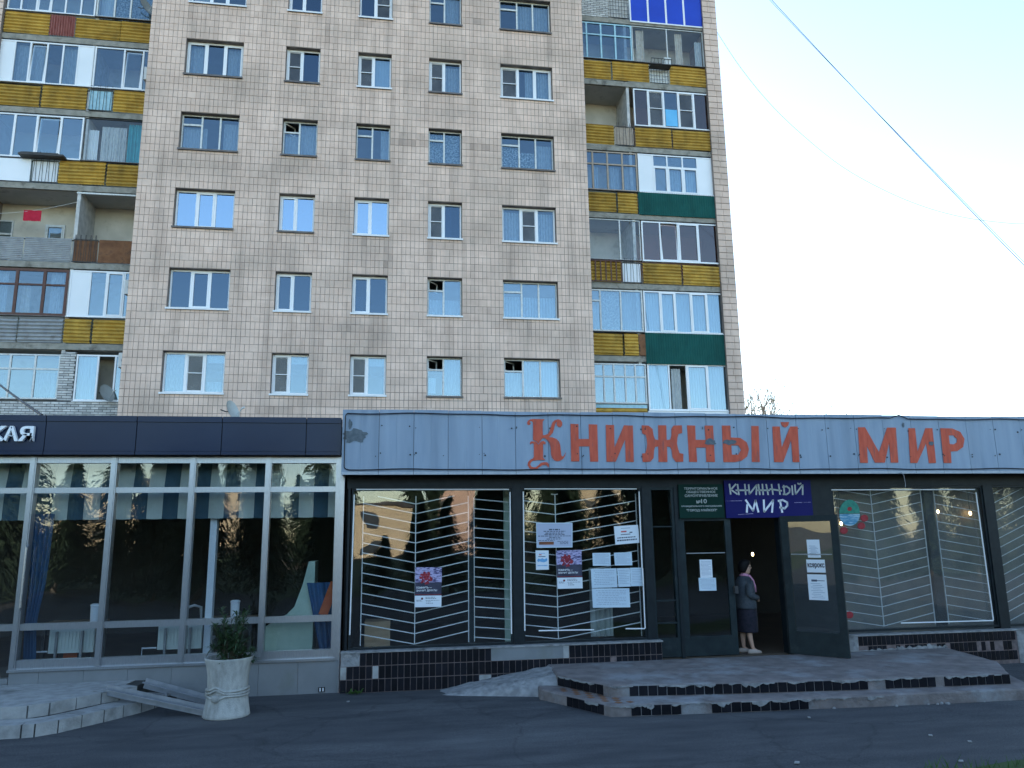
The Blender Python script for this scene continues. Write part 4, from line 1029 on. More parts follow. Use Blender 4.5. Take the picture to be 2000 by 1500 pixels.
# peeled patches
def patch(cx, cy, rx, rz, seed, name='peeled_patch', n=26, m='peel', lift=0.0):
    c = px(cx, cy, YSF-.008); rs_ = random.Random(seed); pts = []
    for k in range(n):
        a = 2*math.pi*k/n; q = rs_.uniform(.72, 1.15); pts.append((c.x+rx*q*math.cos(a), c.z+rz*q*math.sin(a)))
    MB().poly(pts, [], YSF-.0105-lift, YSF-.0075-lift).build(name, M[m], shop)
patch(693, 851, .20, .115, 1); patch(684, 829, .03, .09, 2, n=14)
patch(1387, 863, .11, .055, 4, lift=.0085); patch(1424, 864, .13, .045, 5, lift=.0085); patch(1818, 866, .05, .04, 6, n=14, lift=.0085); patch(1764, 830, .025, .05, 8, n=12); patch(1372, 836, .012, .03, 9, n=10)
# big painted letters, traced on the fascia plane
def zP(pts, ox, oy, sc, Y): return [(lambda v: (v.x, v.z))(px(ox+a/sc, oy+b/sc, Y)) for a, b in pts]
A8 = (1020, 790, 3.4483); A4 = (1590, 780, 4.412); AK = (1020, 800, 11.54)
def letter(pts, holes, T, y=YSF-.0125):
    return MB().poly(zP(pts, *T, y), [zP(h, *T, y) for h in holes], y, y+.004).build('painted_letter', M['redpaint'], shop)
letter([(505,215),(490,235),(465,260),(460,300),(465,575),(470,640),(420,680),(370,768),(310,708),(260,688),(245,688),(245,330),(240,280),(215,260),(185,258),(165,275),(190,305),(185,335),(150,350),(118,335),(108,300),(130,250),(180,220),(240,210)], [], AK)
letter([(250,715),(300,718),(365,786),(430,715),(480,705),(530,740),(520,785),(490,775),(470,760),(470,1080),(490,1110),(530,1135),(330,1140),(250,1150),(200,1180),(180,1230),(200,1280),(250,1298),(300,1300),(360,1260),(420,1200),(500,1180),(570,1190),(605,1240),(590,1310),(560,1260),(520,1240),(450,1255),(380,1300),(320,1350),(240,1355),(160,1320),(120,1250),(135,1180),(180,1130),(240,1100),(262,1060),(262,800),(250,760),(220,755),(185,790),(172,750),(200,715)], [], AK)
letter([(460,577),(510,575),(580,545),(620,480),(650,380),(680,290),(730,240),(800,218),(860,230),(900,290),(900,350),(870,395),(820,395),(780,350),(775,300),(800,265),(760,290),(735,340),(715,440),(690,520),(630,590),(600,620),(680,625),(770,660),(830,720),(855,800),(870,930),(880,1020),(900,1060),(940,1040),(985,950),(965,1040),(930,1100),(860,1150),(790,1165),(720,1140),(670,1080),(650,1000),(640,850),(615,760),(570,690),(510,640),(472,636)], [], AK, YSF-.0165)
letter([(325,130),(378,132),(380,232),(450,232),(448,133),(505,135),(512,385),(458,385),(452,282),(382,282),(385,383),(330,383)], [], A8)
letter([(563,137),(618,138),(622,290),(685,140),(745,142),(752,387),(697,387),(693,235),(630,385),(568,385)], [], A8)
letter([(805,140),(850,142),(878,165),(885,210),(895,235),(917,240),(915,140),(970,140),(973,240),(998,235),(1005,205),(1005,165),(1020,142),(1075,140),(1078,192),(1052,198),(1045,225),(1042,262),(1050,300),(1060,328),(1085,332),(1085,385),(1035,387),(1012,355),(1005,305),(995,285),(975,283),(978,387),(918,387),(917,283),(895,285),(888,310),(885,360),(862,385),(812,387),(808,330),(828,328),(838,300),(842,265),(838,230),(832,205),(808,195)], [], A8)
letter([(1110,140),(1165,142),(1168,238),(1235,238),(1228,142),(1285,142),(1298,387),(1240,387),(1237,290),(1172,290),(1178,387),(1125,387)], [], A8)
letter([(1345,142),(1402,142),(1405,222),(1470,225),(1512,255),(1527,300),(1515,350),(1475,380),(1430,388),(1355,388)], [[(1408,275),(1455,275),(1475,305),(1455,338),(1412,338)]], A8)
letter([(1543,145),(1592,145),(1600,387),(1547,387)], [], A8)
letter([(1685,148),(1735,148),(1748,290),(1805,148),(1855,148),(1868,388),(1822,388),(1812,240),(1758,388),(1697,388)], [], A8)
letter([(1740,118),(1798,118),(1792,140),(1775,155),(1758,150),(1745,135)], [], A8)
letter([(378,240),(440,240),(560,455),(630,243),(705,243),(727,545),(662,545),(648,370),(610,545),(525,545),(455,400),(465,547),(397,547)], [], A4)
letter([(812,248),(870,248),(892,450),(960,248),(1020,248),(1052,548),(990,550),(965,380),(890,548),(830,548)], [], A4)
letter([(1088,248),(1190,250),(1260,280),(1297,340),(1285,410),(1235,445),(1178,450),(1185,548),(1118,548)], [[(1160,310),(1200,310),(1232,340),(1230,370),(1205,388),(1170,385)]], A4)
# rope light round the fascia
cab = []
ztop, zbot = bz1-.06, bz0+.045
def wob(x, ph): return .012*math.sin(x*2.4+ph)+.008*math.sin(x*5.3+ph)
xr = 14.5; k = 90
for i in range(k+1):
    x = xr+(SX0+.10-xr)*i/k; dip = .06*math.exp(-((x-XZ(1755, 4.2, YSF))/.05)**2)
    cab.append((x, YSF-.03, ztop+wob(x, 0)*.7+dip))
for a in range(1, 6): cab.append((SX0+.10-.055*math.sin(a*.314), YSF-.03, ztop-.055*(1-math.cos(a*.314))))
cab.append((SX0+.042, YSF-.03, (ztop+zbot)/2))
for a in range(0, 6): cab.append((SX0+.10-.055*math.cos(a*.314), YSF-.03, zbot+.055-.055*math.sin(a*.314)))
for i in range(k+1):
    x = SX0+.12+(xr-SX0-.12)*i/k; cab.append((x, YSF-.03, zbot+wob(x, .6)*.55))
tag(MB().tube(cab, .0095, 6).build('rope_light', M['black']), 'black cable looped round the edge of the bookshop fascia', 'cable')
p = px(1755, 925, YSF-.03)
tag(MB().tube([p, p+Vector((.05, -.01, .02)), p+Vector((.09, -.01, -.03)), p+Vector((.11, 0, -.17)), p+Vector((.10, 0, -.24))], .006, 5).build('loose_wire', M['galv']), 'loose wire dangling under the fascia below the letter И', 'wire')
# shell of the shop
MB().box(SX0+.06, SX1, YSF+.1, 27.1, 4.10, 4.22).build('roof', M['roofing'], shop)
MB().box(SX0+.06, SX1, YSF+.10, YS+.12, bz0-.012, bz0+.05).build('soffit', M['shopframe'], shop)
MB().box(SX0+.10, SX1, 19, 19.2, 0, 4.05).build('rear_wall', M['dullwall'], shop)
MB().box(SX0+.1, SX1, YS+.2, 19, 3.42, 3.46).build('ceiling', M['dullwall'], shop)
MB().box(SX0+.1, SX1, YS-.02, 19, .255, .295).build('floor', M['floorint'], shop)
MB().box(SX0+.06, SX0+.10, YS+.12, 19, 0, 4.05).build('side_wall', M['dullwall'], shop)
zw0, zw1 = .60, 3.10
def P2(p, z=1.85, y=YS): return XZ(p, z, y)
FRX = {'w1': (P2(684), P2(1001)), 'w2': (P2(1018.5), P2(1257)), 'sl': (P2(1273), P2(1318)), 'w3': (P2(1632), P2(1931)), 'w4': (P2(1949), 14.6)}
# header beam and posts
MB().box(SX0+.08, SX1, YS-.06, YS+.12, zw1, bz0-.014).build('header', M['shopframe'], shop)
def post(x0, x1, z0, z1, name='post', m='shopframe'): return MB().box(x0, x1, YS-.07, YS+.10, z0, z1).build(name, M[m], shop)
post(SX0+.10, FRX['w1'][0]-.02, 0, zw1); post(FRX['w1'][1], FRX['w2'][0], .55, zw1); post(FRX['w2'][1], FRX['sl'][0], .29, zw1)
post(FRX['w3'][1], FRX['w4'][0], .5, zw1)
def shopwin(x0, x1, gm, z0=zw0):
    f = MB().frame(x0, x1, z0, zw1-.002, YS-.045, YS+.06, .035).build('display_window', M['shopframe'], shop)
    MB().box(x0+.035, x1-.035, YS-.004, YS+.004, z0+.035, zw1-.037).build('pane', M[gm], f); return f
w1 = shopwin(*FRX['w1'], 'shopglass'); w2 = shopwin(*FRX['w2'], 'shopglass')
w3 = shopwin(*FRX['w3'], 'dustyglass'); w4 = shopwin(*FRX['w4'], 'dustyglass')
for wn_ in (w1, w2, w3, w4):
    pass
# white tubes round the display windows
def tubes(parent, segs, y=YS-.055):
    for (a, b) in segs:
        MB().tube([px(*a, y), px(*b, y)], .011, 8).build('white_tube', M['tubewhite'], parent)
tubes(w1, [((696, 956), (994, 956)), ((692, 966), (683, 1240)), ((996, 961), (999, 1238))])
tubes(w2, [((1024, 955), (1243, 955)), ((1022, 960), (1025, 1232)), ((1248, 960), (1254, 1110)), ((1255, 1110), (1260, 1227)), ((1222, 1228), (1259, 1228)), ((1052, 1232), (1160, 1230))])
tubes(w3, [((1612, 957), (1904, 956)), ((1612, 960), (1625, 1180)), ((1906, 962), (1940, 1211)), ((1760, 1217), (1940, 1212))])
# grilles behind the glass
def grille(x0, xc, x1, z0, z1, pitch, rl, rrise, label, y=YS+.13, th=.014):
    g = MB().box(xc-th/2, xc+th/2, y-.012, y+.004, z0, z1).build('grille', M['barwhite'], shop)
    MB().box(x0-th/2, x0+th/2, y-.012, y+.004, z0, z1).build('upright', M['barwhite'], g)
    if x1 > xc: MB().box(x1-th/2, x1+th/2, y-.012, y+.004, z0, z1).build('upright', M['barwhite'], g)
    z = z0
    while z < z1+.3:
        for (xa, za, xb, zb) in (((x0, z+rl, xc, z),) + (((xc, z, x1, z+rrise),) if x1 > xc else ())):
            # clip to the window top
            if za > z1 and zb > z1: continue
            f0, f1 = 0.0, 1.0
            if za > z1: f0 = (za-z1)/(za-zb)
            if zb > z1: f1 = (z1-za)/(zb-za)
            A = Vector((xa+(xb-xa)*f0, y, za+(zb-za)*f0)); B = Vector((xa+(xb-xa)*f1, y, za+(zb-za)*f1))
            if (B-A).length > .05: MB().bar(A, B, th).build('bar', M['barwhite'], g)
        z += pitch
    return g
q = YS+.13
grille(XZ(707, 1.8, q), XZ(811, 1.8, q), XZ(915, 1.8, q), zw0+.04, zw1-.12, .158, .175, .175, '')
grille(XZ(926, 1.8, q), XZ(1003, 1.8, q), 0, zw0+.05, zw1-.15, .158, .065, 0, '')
grille(XZ(1019, 1.8, q), XZ(1087, 1.8, q), XZ(1247, 1.8, q), zw0+.04, zw1-.10, .168, .075, .22, '')
grille(XZ(1632, 1.8, q), XZ(1713, 1.8, q), XZ(1812, 1.8, q), zw0+.06, zw1-.05, .163, .13, .20, '', th=.011)
grille(XZ(1838, 1.8, q), XZ(1932, 1.8, q), 0, zw0+.06, zw1-.05, .163, .17, 0, '', th=.011)
grille(XZ(1952, 1.8, q), XZ(1953, 1.8, q), 11.9, zw0+.06, zw1-.05, .163, .0, .33, '', th=.011)
MB().box(XZ(917, 1.8, q), XZ(925, 1.8, q), YS+.10, YS+.16, zw0, zw1).build('inner_post', M['shopframe'], shop)
MB().box(XZ(1817, 1.8, q), XZ(1834, 1.8, q), YS+.10, YS+.18, zw0, zw1).build('inner_post', M['shopframe'], shop)
# things behind the glass
MB().box(XZ(985, 1.8, 13.3), XZ(999, 1.8, 13.3), 13.3, 13.34, .3, 3.1).build('drape', M['palegreen'], shop)
cur2 = MB(); 
curtain(XZ(1153, 1.2, 13.3), XZ(1197, 1.2, 13.3), .6, 1.75, 13.35, M['dishgrey'], shop, waves=5, amp=.02, name='drape')
tag(MB().box(XZ(712, .8, 13.2), XZ(762, .8, 13.2), 13.15, 13.6, .3, .98).build('carton', M['board']), 'brown cardboard carton at the foot of the bookshop window', 'carton')
MB().box(FRX['w3'][0]-.1, 14.6, YS+.55, YS+.58, .3, 3.4).build('window_backing', M['backing'], shop)
MB().box(FRX['w3'][0]-.12, FRX['w3'][0]-.10, YS+.12, YS+.58, .3, 3.4).build('window_backing', M['backing'], shop)
# entrance: side light, fixed leaf, open leaf
def doorleaf(name, width, z0, z1, M4, gz0, gz1, side=.09, glassm='shopglass', parent=shop):
    d = MB()
    for (a, b, c, e) in ((0, side, z0, z1), (width-side, width, z0, z1)): d.box(a, b, -.022, .022, c, e, M=M4)
    d.box(side, width-side, -.021, .021, z0, gz0, M=M4); d.box(side, width-side, -.021, .021, gz1, z1, M=M4)
    d.box(side, width-side, -.030, .030, gz0-.03, gz0+.012, M=M4)
    o = d.build(name, M['doorgreen'], parent)
    MB().box(side, width-side, -.003, .003, gz0+.012, gz1, M=M4).build('pane', M[glassm], o)
    MB().box(side+.02, width-side-.02, -.016, -.006, gz1-.55, gz1-.535, M=M4).build('glazing_bar', M['galv'], o)
    return o
dz0, dz1 = .31, 2.60
sl0, sl1 = FRX['sl']
f = MB().frame(sl0-.02, sl1+.02, dz0, zw1, YS-.05, YS+.06, .05, wb=.30)
f.box(sl0+.03, sl1-.03, YS-.04, YS+.04, 2.42, 2.44); f.box(sl0+.03, sl1-.03, YS-.04, YS+.04, 1.20, 1.22); f.box(sl0+.03, sl1-.03, YS-.04, YS+.04, .84, .86)
slo = f.build('side_light', M['doorgreen'], shop); MB().box(sl0+.03, sl1-.03, YS-.004, YS+.004, dz0+.30, zw1-.05).build('pane', M['shopglass'], slo)
fx0, fx1 = XZ(1330, 1.4, YS-.02), XZ(1434, 1.4, YS-.02)
post(sl1+.02, fx0, .29, zw1); doorleaf('door', fx1-fx0, dz0, dz1, Matrix.Translation((fx0, YS-.02, 0)), dz0+.30, dz1-.08, side=.11)
hx, hy = 6.70, 12.66
post(hx+.0, FRX['w3'][0], .29, zw1)
MB().box(fx0, hx, YS-.06, YS+.08, dz1, zw1).build('transom_panel', M['shopframe'], shop)
ang = math.atan2(11.93-hy, 7.33-hx)
dl = doorleaf('open_door', .96, dz0, dz1-.02, Matrix.Translation((hx, hy, 0)) @ Matrix.Rotation(ang, 4, 'Z'), dz0+.36, dz1-.12, side=.12)
# yellow door stop
p = gz(1546, 1280, .3); tag(MB().tube([(6.72, 12.78, .30), (6.72, 12.80, .85)], .018, 8).build('door_stop', M['yellowpaint']), 'short yellow bar standing at the hinge of the open door', 'bar')
MB().box(fx1-.03, fx1+.03, YS-.11, YS-.05, 1.30, 1.42).build('door_handle', M['darkmetal'], shop)

# signs over the door
def rectpx(a, b, yt, yb, Y):
    xm, ym = (a+b)/2, (yt+yb)/2
    return px(a, ym, Y).x, px(b, ym, Y).x, px(xm, yb, Y).z, px(xm, yt, Y).z
YG = YS-.09
x0, x1, z0, z1 = rectpx(1326, 1413, 946, 1012, YG)
gs = thing('notice_board', ((x0+x1)/2, YG, z0), 'dark green notice board with grey lettering above the closed door', 'sign')
MB().box(x0, x1, YG-.008, YG+.008, z0, z1).build('board', M['greensign'], gs)
def tl(body, a, b, yt, yb, parent, m, Y, ox, oy, sc, bold=.01, name='lettering'):
    q0, q1 = px(ox+a/sc, oy+(yt+yb)/2/sc, Y), px(ox+b/sc, oy+(yt+yb)/2/sc, Y); zt_, zb_ = px(ox+(a+b)/2/sc, oy+yt/sc, Y).z, px(ox+(a+b)/2/sc, oy+yb/sc, Y).z
    return textmesh(body, 1, M[m], name, q0.x, q1.x, zb_, zt_, Y-.0085, depth=.003, parent=parent, bold=bold)
GA = (1310, 930, 16.66)
for body, a, b, yt, yb in (('ТЕРРИТОРИАЛЬНОЕ', 425, 1515, 365, 440), ('ОБЩЕСТВЕННОЕ', 500, 1450, 475, 565), ('САМОУПРАВЛЕНИЕ', 450, 1520, 590, 675), ('№', 830, 965, 790, 885), ('10', 985, 1165, 745, 885), ('МУНИЦИПАЛЬНОГО ОБРАЗОВАНИЯ', 350, 1655, 950, 1010), ('"ГОРОД МАЙКОП"', 510, 1500, 1050, 1160)):
    tl(body, a, b, yt, yb, gs, 'silvertxt', YG, *GA)
YBs = YS-.10
x0, x1, z0, z1 = rectpx(1416, 1585, 938, 1011, YBs)
bs = thing('shop_sign', ((x0+x1)/2, YBs, z0), 'dark blue shop sign with white brush lettering above the doorway', 'sign')
MB().box(x0, x1, YBs-.01, YBs+.01, z0, z1).build('board', M['bluesign'], bs)
def strokes(paths, m, ox, oy, sc, Y, wd, parent):
    for path in paths:
        pts = [px(ox+a/sc, oy+b/sc, Y) for a, b in path]
        mb = MB()
        for a, b in zip(pts, pts[1:]):
            d = (b-a).normalized(); e = d*wd*.25; mb.bar(a-e, b+e, wd, .003)
        mb.build('brush_stroke', M[m], parent)
BA = (1410, 930, 10.526, YBs-.0125)
strokes([[(155,165),(180,370)], [(285,165),(185,275),(315,370)], [(320,170),(350,380)], [(470,165),(490,380)], [(290,290),(530,290)], [(550,175),(565,370),(715,180)], [(715,180),(705,380)], [(750,170),(780,380)], [(830,165),(850,380)], [(910,170),(950,380)], [(720,290),(980,290)], [(1020,170),(1050,375)], [(1165,165),(1195,375)], [(990,265),(1225,300)], [(1270,190),(1285,370)], [(1250,225),(1330,210),(1395,260),(1390,330),(1330,375),(1260,370)], [(1440,200),(1455,380)], [(1500,180),(1515,370),(1655,185)], [(1660,180),(1660,380)], [(1560,150),(1590,165),(1625,150)]], 'silvertxt', *BA, .027, bs)
strokes([[(490,490),(640,710),(690,500),(750,735)], [(520,590),(512,740)], [(860,490),(870,730),(1050,500)], [(1050,490),(1030,740)], [(1195,510),(1240,740)], [(1160,510),(1250,490),(1340,540),(1345,600),(1290,665),(1190,640)]], 'whitetxt', *BA, .034, bs)
strokes([[(70,510),(410,505)], [(1490,545),(1820,535)], [(340,790),(640,770)]], 'posterlav', *BA, .006, bs)

# posters and notices
YPp = YS-.010
def sheet(q, m, label, name='notice', Y=YPp, cat='notice', grp=None):
    """q = four picture corners TL TR BR BL"""
    P = [px(a, b, Y) for a, b in q]
    c = sum(P, Vector())/4
    t = thing(name, (c.x, c.y, min(v.z for v in P)), label, cat, grp)
    MB().poly([(v.x, v.z) for v in (P[3], P[2], P[1], P[0])], [], Y-.003, Y).build('paper', M[m], t)
    return t, P
def onsheet(t, P, u0, u1, v0, v1, m, Y=YPp, lift=.0045, name='print'):
    def at(u, v): return P[0].lerp(P[1], u).lerp(P[3].lerp(P[2], u), v)
    a, b, c, d = at(u0, v1), at(u1, v1), at(u1, v0), at(u0, v0)
    return MB().poly([(k.x, k.z) for k in (a, b, c, d)], [], Y-lift, Y-.0032).build(name, M[m], t)
def lines(t, P, rows_, m='paleink', Y=YPp):
    mb = MB(); rs_ = random.Random(int(P[0].x*100))
    def at(u, v): return P[0].lerp(P[1], u).lerp(P[3].lerp(P[2], u), v)
    for (v, h, u0, u1) in rows_:
        u = u0
        while u < u1:
            L = min(rs_.uniform(.03, .10), u1-u)
            a, b, c, d = at(u, v+h), at(u+L, v+h), at(u+L, v), at(u, v)
            mb.poly([(k.x, k.z) for k in (a, b, c, d)], [], Y-.0042, Y-.0032); u += L+.018
    if mb.v: stuff(mb.build('print', M[m], t))
def blocktext(n, u0=.1, u1=.9, v0=.1, v1=.9, h=.02): return [(v0+(v1-v0)*i/n, h, u0+(.05 if i % 3 == 1 else 0), u1-(.2 if i % 4 == 3 else 0)) for i in range(n)]
def poster(q, label):
    t, P = sheet(q, 'posterdark', label, 'poster', cat='poster')
    onsheet(t, P, 0, 1, 0, .38, 'posterlav', name='snow_print')
    onsheet(t, P, 0, 1, .675, .70, 'maroon', name='rule'); onsheet(t, P, 0, 1, .715, 1, 'paper', lift=.005, name='footer')
    def at(u, v): return P[0].lerp(P[1], u).lerp(P[3].lerp(P[2], u), v)
    c = at(.40, .28); rs_ = random.Random(5)
    for i in range(46):
        a = rs_.uniform(0, 6.28); r_ = .095*math.sqrt(rs_.random()); s = rs_.uniform(.016, .032)
        x, z = c.x+r_*math.cos(a), c.z+r_*math.sin(a)
        o = MB().poly([(x+s*rs_.uniform(.6, 1.1)*math.cos(k*1.047+a), z+s*rs_.uniform(.6, 1.1)*math.sin(k*1.047+a)) for k in range(6)], [], YPp-.0048-i*.0001, YPp-.0035)
        if i == 0: acc = o
        else:
            n = len(acc.v); acc.v += o.v; acc.f += [tuple(n+k for k in ff) for ff in o.f]; acc.t += o.t
    stuff(acc.build('carnation_print', M['carnation'], t))
    for body, v0, v1, u1 in (('ПОМНИТЬ —', .49, .54, .63), ('ЗНАЧИТ ДЕЛАТЬ!', .565, .62, .83)):
        a, b, d = at(.05, v1), at(u1, v1), at(.05, v0)
        textmesh(body, 1, M['whiteink'], 'lettering', a.x, b.x, a.z, d.z, YPp-.0032, depth=.002, parent=t, bold=.02)
    lines(t, P, [(.75, .012, .40, .75), (.78, .014, .40, .80), (.83, .01, .40, .92), (.865, .01, .42, .6), (.90, .012, .42, .68)], 'ink', YPp-.002)
    c = at(.27, .79); MB().poly([(c.x+.018*math.cos(k*.6283), c.z+.018*math.sin(k*.6283)) for k in range(10)], [], YPp-.0068, YPp-.0052).build('emblem', M['maroon'], t)
    lines(t, P, [(.82, .014, .06, .25), (.85, .008, .06, .28)], 'ink', YPp-.002)
poster([(811, 1108), (863, 1108), (862, 1185), (810, 1186)], 'dusk poster with red carnation and white slogan alone on the V-shaped grille')
poster([(1086, 1075), (1135.5, 1074), (1138, 1149), (1089, 1150)], 'dusk poster with red carnation and white slogan among the other notices')
t, P = sheet([(1047, 1021), (1118, 1021), (1118, 1069), (1048, 1070)], 'greypaper', 'grey-violet framed notice with brown ribbon print above the carnation poster')
onsheet(t, P, .07, .48, .76, .88, 'ribbon', name='ribbon_print')
lines(t, P, [(.25, .05, .35, .65), (.33, .03, .2, .8), (.40, .035, .25, .75), (.46, .03, .22, .8), (.52, .03, .05, .95), (.58, .03, .35, .68), (.64, .03, .28, .7), (.70, .025, .05, .5), (.74, .022, .58, .88), (.79, .022, .65, .88), (.84, .022, .65, .88)], 'ink')
for (a, b, c, d) in ((0, 1, 0, .03), (0, 1, .97, 1), (0, .02, .03, .97), (.98, 1, .03, .97)): onsheet(t, P, a, b, c, d, 'bluepaper', name='border')
t, P = sheet([(1046, 1075), (1071.5, 1075), (1072, 1112.5), (1047, 1113)], 'paper', 'small white leaflet with a blue map left of the carnation poster')
def at_(P, u, v): return P[0].lerp(P[1], u).lerp(P[3].lerp(P[2], u), v)
mp_ = [(.1, .5), (.2, .42), (.35, .45), (.5, .40), (.65, .46), (.85, .40), (.9, .5), (.8, .58), (.6, .62), (.45, .6), (.3, .57), (.15, .6)]
MB().poly([(at_(P, u, v).x, at_(P, u, v).z) for u, v in mp_], [], YPp-.0045, YPp-.0032).build('map_print', M['mapblue'], t)
lines(t, P, [(.14, .03, .25, .7), (.76, .05, .12, .9)], 'mapblue'); onsheet(t, P, .2, .75, .30, .335, 'ink'); onsheet(t, P, .25, .45, .2, .25, 'inkred')
t, P = sheet([(1199, 1028), (1246, 1025), (1249, 1060), (1202, 1064)], 'paper', 'white campaign notice with navy writing at the window corner by the side door')
onsheet(t, P, .25, .65, .46, .50, 'ink'); onsheet(t, P, .62, .74, .36, .42, 'ink'); onsheet(t, P, .27, .5, .28, .36, 'inkred'); onsheet(t, P, .28, .66, .12, .16, 'paleink'); lines(t, P, [(.62, .06, .1, .85), (.75, .08, .08, .9)], 'ink')
for q, lab in (([(1157, 1080), (1192, 1079.5), (1193, 1105), (1158, 1105)], 'small white typed sheet beside the carnation poster'),
               ([(1199, 1079.5), (1233.5, 1078.5), (1235, 1104), (1201, 1104.5)], 'small white typed sheet under the campaign notice'),
               ([(1154, 1111), (1204, 1110), (1206, 1147), (1156, 1148.5)], 'wide typed sheet of the middle row of notices'),
               ([(1205, 1110), (1230, 1109.5), (1232, 1145.5), (1208, 1146.5)], 'narrow typed sheet between two others in the notice row'),
               ([(1230.5, 1109), (1255, 1108.5), (1256, 1144.5), (1232.5, 1145)], 'narrow typed sheet touching the window edge by the side door'),
               ([(1156, 1149.5), (1229, 1149), (1231, 1186), (1158, 1187)], 'wide pale blue typed sheet lowest in the cluster of notices')):
    t, P = sheet(q, 'bluepaper', lab); lines(t, P, blocktext(9, h=.028), 'paleink')
YD = YS-.045
t, P = sheet([(1366, 1093), (1390, 1093), (1392, 1128), (1368, 1129)], 'paper', 'upright white notice on the closed shop door', Y=YD); lines(t, P, blocktext(11, h=.022), 'paleink', YD)
t, P = sheet([(1364, 1128.5), (1398, 1128.5), (1399.5, 1153.5), (1366, 1154)], 'bluepaper', 'wide white notice below another on the closed shop door', Y=YD-.004); lines(t, P, blocktext(8, h=.028), 'paleink', YD-.004)
# three sheets on the open leaf (own plane)
MD = Matrix.Translation((hx, hy, 0)) @ Matrix.Rotation(ang, 4, 'Z')
def leafpt(x, y):
    """picture point on the outer plane of the open leaf -> (u along leaf, z)"""
    n = Vector((-math.sin(ang), math.cos(ang), 0)); o = Vector((hx, hy, CAMZ)); d = ray(x, y)
    k = (Vector((hx, hy, 0)).dot(n))/(d.x*n.x+d.y*n.y); h = d*k
    return (h.x-hx)*math.cos(ang)+(h.y-hy)*math.sin(ang), h.z+CAMZ
def leafsheet(x0, x1, yt, yb, m, label, body=None, ink=None):
    (u0, za), (u1, zb) = leafpt(x0, (yt+yb)/2), leafpt(x1, (yt+yb)/2)
    zt_, zb_ = leafpt((x0+x1)/2, yt)[1], leafpt((x0+x1)/2, yb)[1]
    p = MD @ Vector(((u0+u1)/2, -.04, zb_)); t = thing('notice', p, label, 'notice')
    MB().box(u0, u1, -.010, -.007, zb_, zt_, M=MD).build('paper', M[m], t)
    if body:
        o = textmesh(body, 1, M['blackink'], 'lettering', u0+.015, u1-.01, zb_+(zt_-zb_)*.28, zb_+(zt_-zb_)*.72, -.0102, depth=.002, parent=None, bold=.03)
        o.data.transform(MD); o.parent = t; o.matrix_parent_inverse = Matrix.Translation(-Vector(t.location))
    else:
        mb = MB(); H = zt_-zb_
        for i in range(9):
            v = zb_+H*(.08+.62*i/9); mb.box(u0+(u1-u0)*(.15+.1*(i % 2)), u1-(u1-u0)*(.15+.1*(i % 3)), -.0115, -.0101, v, v+.008, M=MD)
        stuff(mb.build('print', M['paleink'], t))
        if ink:
            mb = MB(); mb.box(u0+(u1-u0)*.2, u0+(u1-u0)*.5, -.012, -.0101, zb_+H*.72, zb_+H*.80, M=MD); mb.box(u0+(u1-u0)*.5, u0+(u1-u0)*.9, -.012, -.0101, zb_+H*.745, zb_+H*.77, M=MD); stuff(mb.build('logo', M['ink'], t))
leafsheet(1577, 1602, 1054, 1089, 'paper', 'white framed timetable on the open door above the copy sign')
leafsheet(1576, 1612, 1093, 1118, 'paper', 'white sign reading ксерокс on the open door', body='ксерокс')
leafsheet(1579, 1616, 1122, 1172, 'paper', 'white flyer with dark logo on the open door below the copy sign', ink=True)
# painted round decoration on the dusty window
dc = thing('window_decoration', px(1663, 1030, YS-.01), 'round green and blue painted decoration with red spots on the dusty window', 'decoration')
def blobpoly(cx, cy, rx, ry, m, name, a0=0, a1=6.2832, n=22, lift=.006):
    pts = []
    for k in range(n):
        a = a0+(a1-a0)*k/(n-1 if a1-a0 < 6 else n); v = px(cx+rx*math.cos(a), cy-ry*math.sin(a), YS-.01); pts.append((v.x, v.z))
    MB().poly(pts, [], YS-.01-lift, YS-.0055).build(name, M[m], dc)
M['paintgreen'] = mat('paint_green', (.01, .16, .12), (.03, .24, .17), .6, 14); M['paintblue'] = mat('paint_blue', (.05, .22, .36), (.35, .5, .58), .6, 16, lo=.45, hi=.62, stretch=(.5, 1, 3)); M['paintred'] = mat('paint_red', (.22, .01, .015), (.32, .02, .03), .6, 14)
blobpoly(1659, 1003, 20, 27, 'paintgreen', 'green_paint', 0, math.pi); blobpoly(1659, 1004, 20, 23, 'paintblue', 'blue_paint', math.pi, 2*math.pi)
blobpoly(1659, 994, 4.5, 4, 'paintred', 'red_spot', lift=.008)
for cx, cy in ((1682, 1027), (1688, 1012), (1648, 1036), (1659, 1201)): blobpoly(cx, cy, 7.5, 7, 'paintred', 'red_spot', n=12, lift=.007)
# lamps inside
for (lx, ly, Y, lab) in ((1643, 1023, 13.25, 'beside the round painted decoration'), (1832, 1000, 13.25, 'behind the middle post of the dusty window'), (1895, 1003, 13.25, 'near the right edge of the dusty window'), (1470, 1083, 15.0, 'deep inside the dark doorway above the woman')):
    p = px(lx, ly, Y); t = thing('lamp', (p.x, p.y, p.z), 'small warm lit bulb '+lab, 'lamp', 'lit bulbs inside the bookshop')
    MB().loft([(p.x, p.y, p.z-.03, .012, .012), (p.x, p.y, p.z-.01, .022, .022), (p.x, p.y, p.z+.015, .022, .022), (p.x, p.y, p.z+.04, .014, .014)], 12).build('bulb', M['bulb'], t, smooth=True)
    MB().tube([(p.x, p.y, p.z+.04), (p.x, p.y, 3.42)], .006, 5).build('cord', M['darkmetal'], t)

